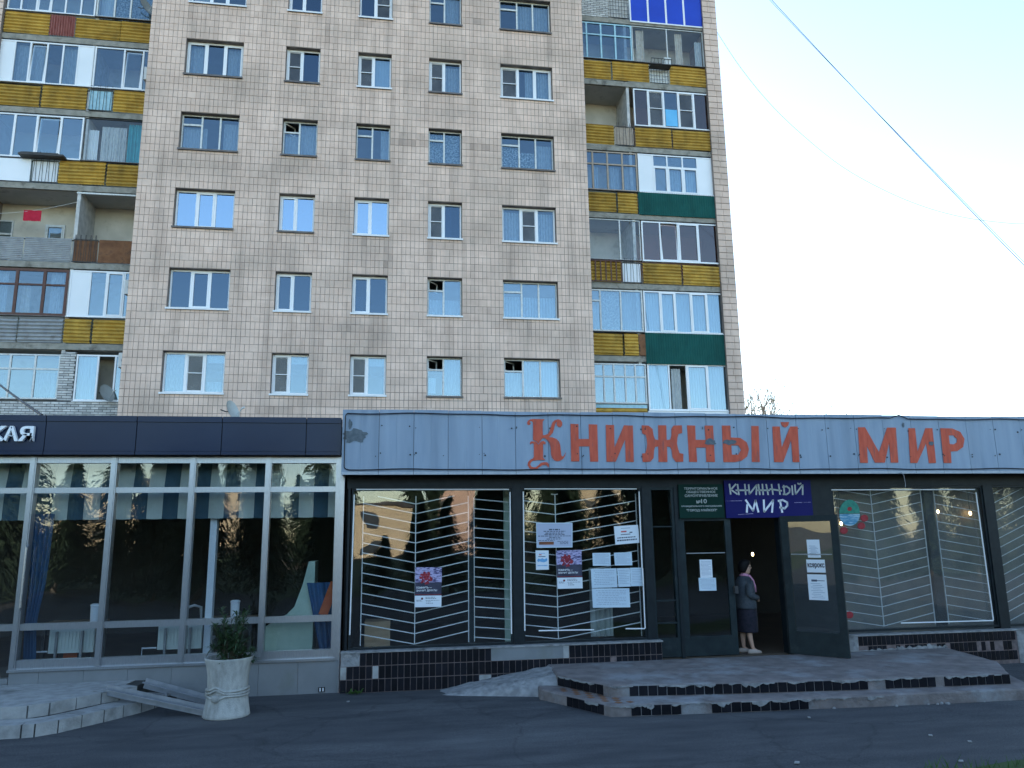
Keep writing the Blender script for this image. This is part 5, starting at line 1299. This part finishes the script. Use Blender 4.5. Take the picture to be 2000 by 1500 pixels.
# ------------------------------------------------------------------ PLINTHS AND STEPS WITH BLACK TILES
TB = {}
def btile(parent, wd, hd, loc, rotz=0.0):
    k = (round(wd, 3), round(hd, 3), random.randint(0, 2))
    if k not in TB: TB[k] = MB().tilebox(-k[0]/2, k[0]/2, -.008, .001, 0, k[1], (.2, .5, .8)[k[2]]).mesh('tile', M['blacktile'])
    o = link('tile', TB[k], parent); o.location = loc; o.rotation_euler = (R(random.uniform(-.5, .5)), 0, rotz+R(random.uniform(-.5, .5))); return o
PY = 12.62
PX0, PX1 = XZ(664, .3, PY), XZ(1293, .45, PY)
MB().box(PX0, PX1, PY, YS-.03, -.05, .575).build('plinth', M['pinkgrout'], shop)
MB().box(PX0-.0, PX1+.02, PY-.02, YS-.04, .5755, .60).build('plinth_ledge', M['cement'], shop)
n = round((PX1-PX0)/.0975); wt = (PX1-PX0)/n; rows_z = [(.383, .573), (.190, .380), (-.004, .187)]
for r_, (za, zb) in enumerate(rows_z):
    for i in range(n):
        x = PX0+wt*(i+.5); p_ = i
        if r_ == 0 and (i < 3 or 24 <= i <= 35 or i == 36): continue
        if r_ == 1 and i in (0, 5, 44): continue
        if r_ == 2 and i in (22, 23): continue
        if r_ >= 1 and x > 2.5 and r_ == 2: continue
        btile(shop, wt-.007, zb-za-.006, (x, PY, za+.003))
def cpatch(x0, x1, z0, z1, y, parent, m='cement', name='cement_patch'): MB().box(x0, x1, y-.006, y+.002, z0, z1).build(name, M[m], parent)
cpatch(PX0+.01, PX0+3*wt, .383, .573, PY, shop); cpatch(PX0+24*wt, PX0+36*wt, .385, .573, PY, shop, 'plinthgrey'); cpatch(PX0+36*wt, PX0+37*wt-.006, .385, .57, PY, shop, 'stonestep')
for (r_, i) in ((1, 0), (1, 5)): cpatch(PX0+wt*i+.006, PX0+wt*(i+1)-.006, rows_z[r_][0]+.005, rows_z[r_][1]-.005, PY, shop, 'stonestep')
cpatch(PX0+22*wt+.003, PX0+24*wt-.003, .01, .18, PY, shop, 'stonestep')
RX0, RX1 = XZ(1650, .4, PY), 12.5
MB().box(RX0, RX1, PY, YS-.03, -.05, .545).build('plinth', M['pinkgrout'], shop); MB().box(RX0, RX1, PY-.02, YS-.04, .5455, .57).build('plinth_ledge', M['cement'], shop)
n = int((10.95-RX0)/.086)
for r_, (za, zb) in enumerate([(.385, .543), (.225, .382), (.06, .22)]):
    for i in range(n):
        x = RX0+.086*(i+.5)
        if i < 3 or (r_ == 1 and random.random() < .22) or (r_ == 2 and i < 18): continue
        btile(shop, .079, zb-za-.006, (x, PY, za+.003))
cpatch(RX0, RX0+.25, .30, .54, PY, shop)
MB().box(10.96, RX1, PY-.012, PY-.001, -.03, .54).build('cement_patch', M['cement'], shop)
for i in range(9):
    x = RX0+.3+i*.19; hgt = random.uniform(.02, .09); pts = [(x-.1, .302)]+[(x-.1+.05*k, .302+hgt*random.uniform(.3, 1)) for k in range(5)]+[(x+.1, .302)]
    MB().poly(pts[::-1] if False else [(pts[0][0], pts[0][1]), (pts[-1][0], pts[-1][1])]+pts[-2:0:-1], [], PY-.011, PY-.0085).build('cement_patch', M['cement'], shop)

plat = thing('entrance_steps', (6, 11.4, 0), 'worn concrete entrance platform with black tiled risers before the bookshop', 'steps')
top = [(2.5, 12.615), (2.47, 11.66), (3.0, 10.72), (4.8, 10.52), (6.6, 10.38), (8.75, 10.30), (9.35, 11.2), (9.6, 12.615)]
low = [(2.2, 12.0), (2.17, 11.5), (2.86, 10.24), (4.6, 10.13), (6.6, 10.05), (8.9, 9.98), (9.3, 10.9), (9.45, 11.8)]
def slabmesh(poly, z0, z1, m, name, sub=.11, jag=.008, slope=0):
    # rim follows the polygon with small chips, flat top
    pts = []
    for a, b in zip(poly, poly[1:]+poly[:1]):
        a, b = Vector(a), Vector(b); n = max(1, int((b-a).length/sub))
        for i in range(n):
            p = a.lerp(b, i/n); pts.append(p)
    c = sum(pts, Vector((0, 0)))/len(pts); mb = MB(); n = len(pts)
    for p in pts: mb.v.append((p.x, p.y, z0))
    for p in pts:
        q = p+(c-p).normalized()*random.uniform(0, jag*1.5); mb.v.append((q.x, q.y, z1-.018-random.uniform(0, jag)))
    for p in pts:
        q = p+(c-p).normalized()*(.025+random.uniform(0, jag*2)); mb.v.append((q.x, q.y, z1-random.uniform(0, .002)))
    for i in range(n):
        j = (i+1) % n; mb.f += [(i, j, n+j, n+i), (n+i, n+j, 2*n+j, 2*n+i)]; mb.t += [.5, .5]
    mb.f.append(tuple(2*n+i for i in range(n))); mb.t.append(.5)
    return mb.build(name, m, plat)
slabmesh(low, -.05, .148, M['platform'], 'lower_step'); slabmesh(top, .10, .300, M['platform'], 'landing')
def riser(path, z0, z1, wd, skip):
    i = 0
    for a, b in zip(path, path[1:]):
        a, b = Vector(a), Vector(b); L = (b-a).length; n = max(1, round(L/wd)); d = (b-a)/n; rz = math.atan2(d.y, d.x)
        for k in range(n):
            if not skip(i, a+d*(k+.5)):
                c = a+d*(k+.5); btile(plat, d.length-.009, z1-z0, (c.x, c.y, z0), rz)
            i += 1
riser([(2.47, 11.66), (3.0, 10.72)], .152, .283, .13, lambda i, c: i > 6)
riser([(3.0, 10.72), (4.8, 10.52), (6.6, 10.38), (8.75, 10.30)], .152, .282, .125, lambda i, c: i < 1 or (6.55 < c.x < 6.9) or random.random() < .03)
riser([(2.45, 10.99), (2.86, 10.24)], .004, .13, .12, lambda i, c: i > 5)
riser([(2.86, 10.24), (4.6, 10.13), (6.6, 10.05)], .004, .13, .13, lambda i, c: (3.75 < c.x < 4.15) or c.x > 5.5 or random.random() < .05)
def drips(path, ztop, depth, dens, rs_):
    for a, b in zip(path, path[1:]):
        a, b = Vector(a), Vector(b); L = (b-a).length; u = 0.0; rz = math.atan2((b-a).y, (b-a).x)
        while u < L-.1:
            wq = min(rs_.uniform(.08, .45), L-u)
            if rs_.random() < dens:
                n = max(4, int(wq/.03)); Mx = Matrix.Translation((*a.lerp(b, u/L), 0)) @ Matrix.Rotation(rz, 4, 'Z')
                big_ = rs_.random() < .15
                sd2 = rs_.uniform(0, 90); low_ = [(wq*k/n, ztop-.004-depth*(2.0 if big_ else .8)*max(0, .45+.75*noise.noise((sd2+wq*k/n*7, 1.7, 0))+.35*noise.noise((sd2+wq*k/n*23, 4.7, 0)))*math.sin(math.pi*(k+.5)/(n+1))**.5) for k in range(n+1)]
                mb = MB().poly(low_+[(wq, ztop), (0, ztop)], [], -.0145, -.0095); mb.v = [tuple(Mx @ Vector(v)) for v in mb.v]
                mb.build('cement_splash', M['cement'], plat)
            u += wq
drips([(2.47, 11.66), (3.0, 10.72)], .286, .05, .75, random.Random(4)); drips([(3.0, 10.72), (4.8, 10.52), (6.6, 10.38), (8.75, 10.30)], .285, .05, .8, random.Random(5))
drips([(2.45, 10.99), (2.86, 10.24)], .134, .04, .6, random.Random(6)); drips([(2.86, 10.24), (4.6, 10.13), (6.6, 10.05)], .134, .05, .6, random.Random(7))
# crumbling lumps along the foot of the lower step
for i in range(12):
    x = random.uniform(5.6, 8.8); y = 10.09-.028*(x-5.6)-random.uniform(.0, .05); r_ = random.uniform(.012, .03)
    MB().loft([(x, y, -.01, r_, r_*.8), (x+.005, y, r_*.5, r_*.8, r_*.6), (x, y, r_*.8, r_*.3, r_*.25)], 7).build('rubble', M['cement'], plat)
# checker of small floor tiles on the lower tread
ck = MB()
for i in range(9):
    for j in range(4):
        if (i+j) % 2:
            p0 = Vector((2.36+.08*j, 11.42-.13*i, 0)); 
            ck.prism([(p0.x+i*.064, p0.y), (p0.x+i*.064+.07, p0.y+.03), (p0.x+i*.064+.10, p0.y-.05), (p0.x+i*.064+.03, p0.y-.08)][::-1], .1485, .1515)
stuff(ck.build('floor_tiles', M['rust'], plat))
# cement ramp at the left of the platform
rp = MB(); A = gz(915, 1362, .005); 
pts = [(A.x, A.y, 0.0), (1.2, 12.55, .02), (2.52, 12.60, .31), (2.49, 11.62, .302), (2.0, 11.45, .13), (1.25, 11.55, .03)]
ring = [(.75, 11.85, -.01), (.95, 12.5, -.01), (1.55, 12.61, .05), (2.55, 12.61, .312), (2.52, 11.72, .305), (2.25, 11.40, .20), (1.75, 11.45, .05), (1.2, 11.6, -.01)]
gx = 26; gy = 14
for i in range(gx):
    for j in range(gy):
        def H(i, j):
            u, v = i/gx, j/gy; x = .7+1.85*u; y = 12.61-(.45+.62*u)*v
            h = .31*max(0, (u-.06))**.9
            edge = min(1, (1-v)/.28)
            h = h*(.18+.82*edge**.6) if u < .97 else h
            h = h+.022*noise.noise((x*5, y*5, 1))*(.4+u)+.012*noise.noise((x*14, y*14, 2))
            return (x, y, h-.012 if u > .02 and v < .98 else -.02)
        rp.quad(H(i, j+1), H(i+1, j+1), H(i+1, j), H(i, j))
tag(rp.build('cement_ramp', M['cement'], None, smooth=True), 'rough cement ramp sloping up to the bookshop platform', 'ramp')

# ------------------------------------------------------------------ WOMAN IN THE DOORWAY
wx, wy, wz = XZ(1458, 1.0, 12.98), 12.98, .296
wom = thing('person', (wx, wy, wz), 'person in grey jacket, pink scarf and dark skirt standing in the doorway', 'person')
def V(x, y, z): return (wx+x, wy+y, wz+z)
body = bpy.data.meshes.new('body')
sk = [  # x forward (+X), y side, z, radius, parent
 (0, 0, .80, .13, -1), (-.01, 0, 1.02, .125, 0), (-.01, 0, 1.20, .12, 1), (-.005, 0, 1.285, .05, 2), (.015, 0, 1.35, .045, 3),
 (.0, -.08, .76, .085, 0), (.01, -.085, .42, .052, 5), (-.02, -.085, .30, .05, 6), (.03, -.085, .07, .032, 7), (.11, -.085, .03, .026, 8),
 (.0, .08, .76, .085, 0), (-.02, .085, .42, .052, 10), (-.06, .085, .30, .05, 11), (-.06, .085, .07, .032, 12), (.03, .085, .03, .026, 13),
 (-.01, -.14, 1.17, .04, 2), (-.03, -.20, .98, .043, 15), (.15, -.12, .905, .034, 16), (.20, -.05, .90, .026, 17),
 (-.01, .14, 1.17, .04, 2), (-.03, .20, .98, .043, 19), (.15, .12, .91, .034, 20), (.205, .04, .895, .026, 21)]
body.from_pydata([V(*s[:3]) for s in sk], [(s[4], i) for i, s in enumerate(sk) if s[4] >= 0], [])
body.materials.append(M['skin'])
bo = link('body', body, wom)
mod = bo.modifiers.new('skin', 'SKIN'); 
for i, s in enumerate(sk): body.skin_vertices[0].data[i].radius = (s[3], s[3])
body.skin_vertices[0].data[0].use_root = True
sb = bo.modifiers.new('sub', 'SUBSURF'); sb.levels = 2; sb.render_levels = 2; mod.use_smooth_shade = True
# head with profile (nose, chin), one mesh
hd_ = MB(); k = 20; n0 = 0
prof = [(1.305, .055, .045), (1.325, .075, .055), (1.35, .088, .064), (1.38, .094, .070), (1.41, .098, .074), (1.44, .098, .076), (1.47, .095, .075), (1.50, .083, .066), (1.525, .055, .045), (1.538, .02, .02)]
for (z, rx, ry) in prof:
    for j in range(k):
        a = 2*math.pi*j/k; x = rx*math.cos(a); y = ry*math.sin(a)
        if abs(a) < .35 or abs(a-2*math.pi) < .35:
            x += {1.38: .004, 1.41: .030, 1.44: .014, 1.35: .008, 1.325: .012}.get(z, 0)*(1 if j == 0 else .25)
        hd_.v.append(V(.025+x, y, z))
for i in range(len(prof)-1):
    for j in range(k): hd_.f.append((i*k+j, i*k+(j+1) % k, (i+1)*k+(j+1) % k, (i+1)*k+j)); hd_.t.append(.5)
hd_.f.append(tuple(range(k))[::-1]); hd_.f.append(tuple((len(prof)-1)*k+j for j in range(k))); hd_.t += [.5, .5]
hd_.build('head', M['skin'], wom, smooth=True)
# hair: cap, swept back, to the nape
hr = MB(); rings = []
for (z, dx, rx, ry) in ((1.335, -.045, .055, .075), (1.37, -.04, .075, .085), (1.41, -.028, .088, .092), (1.45, -.018, .10, .095), (1.49, .004, .106, .092), (1.52, .012, .098, .080), (1.548, .012, .06, .055), (1.558, .01, .02, .02)): rings.append((wx+.015+dx, wy, wz+z, rx, ry))
hr.loft(rings, 20).build('hair', M['hair'], wom, smooth=True)
gl = MB().tube([V(.112, -.052, 1.425), V(.128, -.02, 1.425), V(.132, 0, 1.43), V(.128, .02, 1.425), V(.112, .052, 1.425)], .008, 6).tube([V(.112, -.055, 1.43), V(.0, -.086, 1.435)], .004, 5).tube([V(.112, .055, 1.43), V(.0, .086, 1.435)], .004, 5)
gl.build('glasses', M['black'], wom)
jk = MB().loft([(wx-.005, wy, wz+z, rx, ry) for (z, rx, ry) in ((.735, .172, .205), (.76, .175, .205), (.86, .168, .20), (.98, .163, .19), (1.10, .16, .195), (1.19, .142, .19), (1.25, .10, .145), (1.285, .062, .075))], 28)
jk.build('jacket', M['jacket'], wom, smooth=True)
for s in (-1, 1):
    MB().tube([V(-.005, s*.15, 1.225), V(-.02, s*.20, 1.12), V(-.03, s*.215, .985), V(.02, s*.205, .945), V(.10, s*.155, .925), V(.165, s*.10, .91)], [.062, .066, .06, .056, .050, .044], 12).build('sleeve', M['jacket'], wom, smooth=True)
MB().loft([(wx-.0, wy, wz+z, rx, ry) for (z, rx, ry) in ((.345, .165, .185), (.36, .167, .188), (.55, .17, .195), (.72, .165, .195), (.82, .15, .17))], 28).build('skirt', M['skirt'], wom, smooth=True)
MB().tube([V(.05*math.cos(a*.52)+.0, .075*math.sin(a*.52), 1.285+.008*math.sin(a)) for a in range(13)], .03, 8).build('scarf', M['scarf'], wom, smooth=True)
MB().tube([V(.06, -.05, 1.28), V(.125, -.05, 1.20), V(.162, -.045, 1.10), V(.172, -.04, 1.0)], [.028, .026, .022, .018], 8).build('scarf_end', M['scarf'], wom, smooth=True)
# clasped hands: palms and five fingers each
for s in (-1, 1):
    hm = MB(); c = Vector(V(.215, s*.028, .885))
    hm.tube([Vector(V(.165, s*.085, .905)), Vector(V(.195, s*.05, .895)), c], [.024, .029, .024], 10)
    for f in range(4):
        z = .03-.02*f; L = (.055, .062, .058, .045)[f]
        hm.tube([c+Vector((0, 0, z)), c+Vector((.022, -s*L*.35, z-.004)), c+Vector((.016, -s*L*.8, z-.010)), c+Vector((-.004, -s*L, z-.014))], [.0095, .0095, .0085, .006], 7)
    hm.tube([c+Vector((-.02, 0, .03)), c+Vector((-.004, -s*.02, .05)), c+Vector((.012, -s*.04, .052))], [.011, .010, .007], 7)
    hm.build('hand', M['skin'], wom, smooth=True)
for (ox, s) in ((.0, -1), (-.085, 1)):
    MB().loft([(wx+ox+.055, wy+s*.085, wz+.0, .125, .042), (wx+ox+.055, wy+s*.085, wz+.022, .128, .044), (wx+ox+.045, wy+s*.085, wz+.045, .11, .040), (wx+ox+.0, wy+s*.085, wz+.07, .055, .038)], 20).build('shoe', M['shoe'], wom, smooth=True)

# ------------------------------------------------------------------ TREES, WIRES, GRASS
def baretree(px_, ytop, ybase, Y, label, seed, hgt):
    rs_ = random.Random(seed); b0 = px(px_, 900, Y); t = thing('bare_tree', (b0.x, Y, 0), label, 'tree', 'trees behind the low shops')
    tr = MB(); tw = MB(); lf = MB(); H = px(px_, ytop, Y).z
    def grow(p, d, L, r, depth):
        q = p+d*L; m_ = p.lerp(q, .5)+Vector((rs_.gauss(0, L*.05), rs_.gauss(0, L*.05), 0))
        (tr if depth < 2 else tw).tube([p, m_, q], [r, r*.85, r*.68], 5 if depth > 1 else 8, cap=False)
        if depth >= 5:
            for _ in range(3):
                if rs_.random() < .45:
                    v = q+Vector((rs_.gauss(0, .08), rs_.gauss(0, .08), rs_.gauss(0, .08))); s = rs_.uniform(.03, .07)
                    a = Vector((rs_.gauss(0, 1), rs_.gauss(0, 1), rs_.gauss(0, 1))).normalized()*s; c = a.cross(Vector((rs_.gauss(0, 1), 1, .3))).normalized()*s*.6
                    lf.quad(v-a, v+c, v+a, v-c)
            return
        for i in range(3 if depth < 4 else 2+(rs_.random() < .6)):
            ax = Vector((rs_.gauss(0, 1), rs_.gauss(0, 1), rs_.gauss(0, .3))).normalized()
            nd = (d*rs_.uniform(.8, 1.1)+ax*rs_.uniform(.35, .65)+Vector((0, 0, .18))).normalized()
            grow(p.lerp(q, rs_.uniform(.55, 1)) if i else q, nd, L*rs_.uniform(.66, .82), r*.62, depth+1)
    grow(Vector((b0.x, Y, 0)), Vector((rs_.gauss(0, .04), 0, 1)).normalized(), H*.27, H*.012, 0)
    top_ = max(v[2] for v in tw.v); k_ = H/top_
    for mb_ in (tr, tw, lf): mb_.v = [(b0.x+(v[0]-b0.x)*k_, Y+(v[1]-Y)*k_, v[2]*k_) for v in mb_.v]
    tr.build('trunk', M['twig'], t, smooth=True); stuff(tw.build('twigs', M['twig'], t)); stuff(lf.build('leaves', M['budleaf'], t))
baretree(1478, 700, 0, 44, 'leafless spring tree beside the corner of the apartment block', 4, 0)
baretree(1528, 752, 0, 50, 'smaller budding tree just showing above the bookshop fascia', 9, 0)

def wire(a, b, sag, r, label, grp=None, n=40):
    A, B = Vector(a), Vector(b)
    pts = [A.lerp(B, i/n)-Vector((0, 0, sag*4*(i/n)*(1-i/n))) for i in range(n+1)]
    tag(MB().tube(pts, r, 5).build('overhead_wire', M['black']), label, 'wire', grp)
A = px(1480, -30, 21); B = px(2120, 640, 15)
wire(A, B, .12, .0085, 'thicker of two straight overhead wires crossing the sky', 'straight overhead wires')
A2 = px(1475, -30, 21); B2 = px(2132, 644, 15); wire(A2, B2, .10, .006, 'thinner of two straight overhead wires crossing the sky', 'straight overhead wires')
pts = [px(x, y, 24) for x, y in ((1400, 62), (1445, 130), (1500, 198), (1560, 257), (1640, 322), (1720, 368), (1800, 402), (1880, 424), (1960, 435), (2010, 437), (2100, 433))]
cr = []
for i in range(len(pts)-1):
    p0, p1, p2, p3 = pts[max(i-1, 0)], pts[i], pts[i+1], pts[min(i+2, len(pts)-1)]
    for k in range(8):
        t = k/8; cr.append(.5*((2*p1)+(p2-p0)*t+(2*p0-5*p1+4*p2-p3)*t*t+(3*p1-p0-3*p2+p3)*t*t*t))
tag(MB().tube(cr, .007, 5).build('slack_wire', M['black']), 'thin slack wire curving across the pale sky', 'wire')
a, b = px(-60, 700, 21), px(84, 812, 13.2)
wire(a, px(82, 811, 13.4), .05, .022, 'thick black cable running down to the cafe roof')
# grass at the verge by the photographer
gm = MB(); rg = random.Random(2)
for i in range(3600):
    x = rg.uniform(5.2, 10.5); y = rg.uniform(5.5, 7.72); 
    if y > 7.45+.25*noise.noise((x*.9, 3, 0))+.03*(x-6): continue
    h = rg.uniform(.05, .14); a = rg.uniform(0, 6.28); wv = .006; lx, ly = h*.5*math.cos(a*3), h*.5*math.sin(a*3)
    p = Vector((x, y, 0)); s = Vector((math.cos(a), math.sin(a), 0))*wv
    gm.quad(p-s, p+s, p+Vector((lx, ly, h))+s*.2, p+Vector((lx, ly, h))-s*.2)
tag(gm.build('grass', M['grassmat']), 'green grass at the edge of the asphalt', 'grass', kind='stuff')
vp = MB(); vn = [(4.9, 5.2), (11, 5.2), (11, 7.75), (7.5, 7.6), (6.2, 7.45), (5.2, 7.2)]
tag(vp.prism(vn, -.02, .022).build('verge', M['turf']), kind='structure')
# weed by the wall and litter
wd_ = thing('weed', (XZ(690, 0, 12.5), 12.5, 0), 'small weed growing where the black tiled plinth meets the asphalt', 'weed')
wl = MB()
for i in range(34):
    a = rg.uniform(0, 6.28); p = Vector((wd_.location.x+rg.gauss(0, .06), 12.5+rg.gauss(0, .03), .005)); d = Vector((math.cos(a), math.sin(a), rg.uniform(.3, 1.4)))
    leafquad(wl, p, d, rg.uniform(.05, .12), .03, Vector((0, 0, 1)))
stuff(wl.build('leaves', M['grassmat'], wd_))
for (x, y) in ((1580, 1401), (1817, 1436), (1894, 1448), (1556, 1489), (1876, 1486), (680, 1370)):
    p = gz(x, y, .012); s = rg.uniform(.02, .04)
    q = [(p.x-s, p.y-.02), (p.x+s*.3, p.y-.03), (p.x+s, p.y+.01), (p.x-.1*s, p.y+.03)]
    tag(MB().prism(q, .008, .018).build('litter', M['stonestep']), 'small pale scrap of litter lying on the asphalt', 'litter', 'scraps of litter on the asphalt')

# ------------------------------------------------------------------ ACROSS THE ROAD (seen mirrored in the shop glass)
rt = random.Random(21)
def sprucemesh(seed):
    rs_ = random.Random(seed); tk = MB().tube([(0, 0, 0), (0, 0, 5), (0, 0, 10)], [.2, .12, .02], 8); nd = MB()
    z = 1.2
    while z < 10:
        f = (z-1.2)/8.8; Rr = 2.5*(1-f)**.85+.12; nb = 12 if f < .7 else 8
        for i in range(nb):
            a = 2*math.pi*(i+rs_.random()*.7)/nb; L = Rr*rs_.choice((.45, .7, .85, 1.0, 1.15, 1.3))*rs_.uniform(.85, 1.1); d = Vector((math.cos(a), math.sin(a), -.28)); s = Vector((-math.sin(a), math.cos(a), 0))
            for j in range(7):
                t_ = (j+.5)/7; p = Vector((0, 0, z))+d*L*t_; wq = .32*(1.1-t_)+.12
                for _ in range(2):
                    e = s*rs_.uniform(-wq, wq); o = Vector((rs_.gauss(0, .05), rs_.gauss(0, .05), rs_.gauss(0, .06)))
                    nd.quad(p+o, p+o+e*.5+d*.12, p+o+e+d*.25-Vector((0, 0, .18)), p+o+e*.3+d*.3-Vector((0, 0, .22)))
        z += .26 if f < .6 else .2
    return tk.mesh('trunk', M['bark'], True), nd.mesh('crown', M['needle'])
SP = [sprucemesh(s) for s in (1, 2, 3)]
SPT = [(-31+3.0*i+rt.uniform(-.5, .5), -9.5+rt.uniform(-2.5, 2), rt.uniform(.50, .66)) for i in range(5)]
SPT += [(-17.2+2.0*i+rt.uniform(-.3, .3), -7.5+rt.uniform(-1.5, 1.2), rt.uniform(.52, .66)) for i in range(7)]
SPT += [(-2.6, -9.0, .40), (-.3, -7.4, .26), (2.6, -7.8, .42), (4.6, -9.2, .52), (7.6, -8.0, .50), (9.9, -9.0, .60)]
SPT += [(-34+3.4*i+rt.uniform(-.8, .8), -17+rt.uniform(-3, 3), rt.uniform(.62, .85)) for i in range(9)] + [(13+3.4*i+rt.uniform(-.8, .8), -16+rt.uniform(-3, 3), rt.uniform(.62, .85)) for i in range(8)]
SPT += [(12.2+2.3*i+rt.uniform(-.4, .4), -8.0+rt.uniform(-1.5, 1.2), rt.uniform(.5, .68)) for i in range(9)]
SPT += [(-9.5, -62, 1.0), (-6.3, -64, .9), (3.2, -62, .85), (5.2, -66, 1.0), (14, -64, 1.1), (18, -62, 1.0), (22, -66, 1.1), (1.4, -15, .44), (-3.6, -16, .55), (5.2, -17, .5)] + [(-40+7*i+rt.uniform(-2, 2), -98+rt.uniform(-3, 3), rt.uniform(1.5, 2.1)) for i in range(16)]
for (x, y, s) in SPT:
    t = thing('spruce_tree', (x, y, -.02), 'young dark spruce in the row nearest the road' if y > -13 else 'dark spruce on the lawn behind the roadside row' if y > -50 else 'spruce standing among the sunlit far houses' if y > -80 else 'tall spruce rising behind the far houses', 'tree', 'spruces nearest the road' if y > -13 else 'spruces on the lawn' if y > -50 else 'spruces among the far houses' if y > -80 else 'spruces behind the far houses'); t.scale = (s, s, s); t.rotation_euler = (0, 0, rt.uniform(0, 6))
    for nme, me in zip(('trunk', 'crown'), SP[rt.randint(0, 2)]):
        o = bpy.data.objects.new(nme, me); COL.objects.link(o); o.parent = t
def farblock(x0, x1, y, h, m, label, stories):
    t = thing('far_house', ((x0+x1)/2, y, 0), label, 'building')
    MB().box(x0, x1, y-10, y, -.05, h).build('wall', M[m], t); MB().box(x0-.3, x1+.3, y-10.3, y+.3, h, h+.35).build('roof', M['roofing'], t)
    n = int((x1-x0)/3.2)
    for k in range(stories):
        for i in range(n):
            x = x0+1.6+3.2*i; z = 1.0+2.9*k
            MB().box(x-.65, x+.65, y+.01, y+.05, z, z+1.4).build('window', M['farpane'], t)
farblock(-7, 1.6, -78, 6.4, 'yellowwall', 'low ochre house in sunlight far across the lawn', 2)
farblock(6, 12, -80, 9.5, 'pinkwall', 'narrow pink house in sunlight far across the lawn', 3)
farblock(24, 34, -84, 13, 'yellowwall', 'taller ochre house in sunlight far across the lawn', 4)
farblock(-46, -18, -90, 9, 'yellowwall', 'long ochre house far across the lawn behind the spruces', 3)
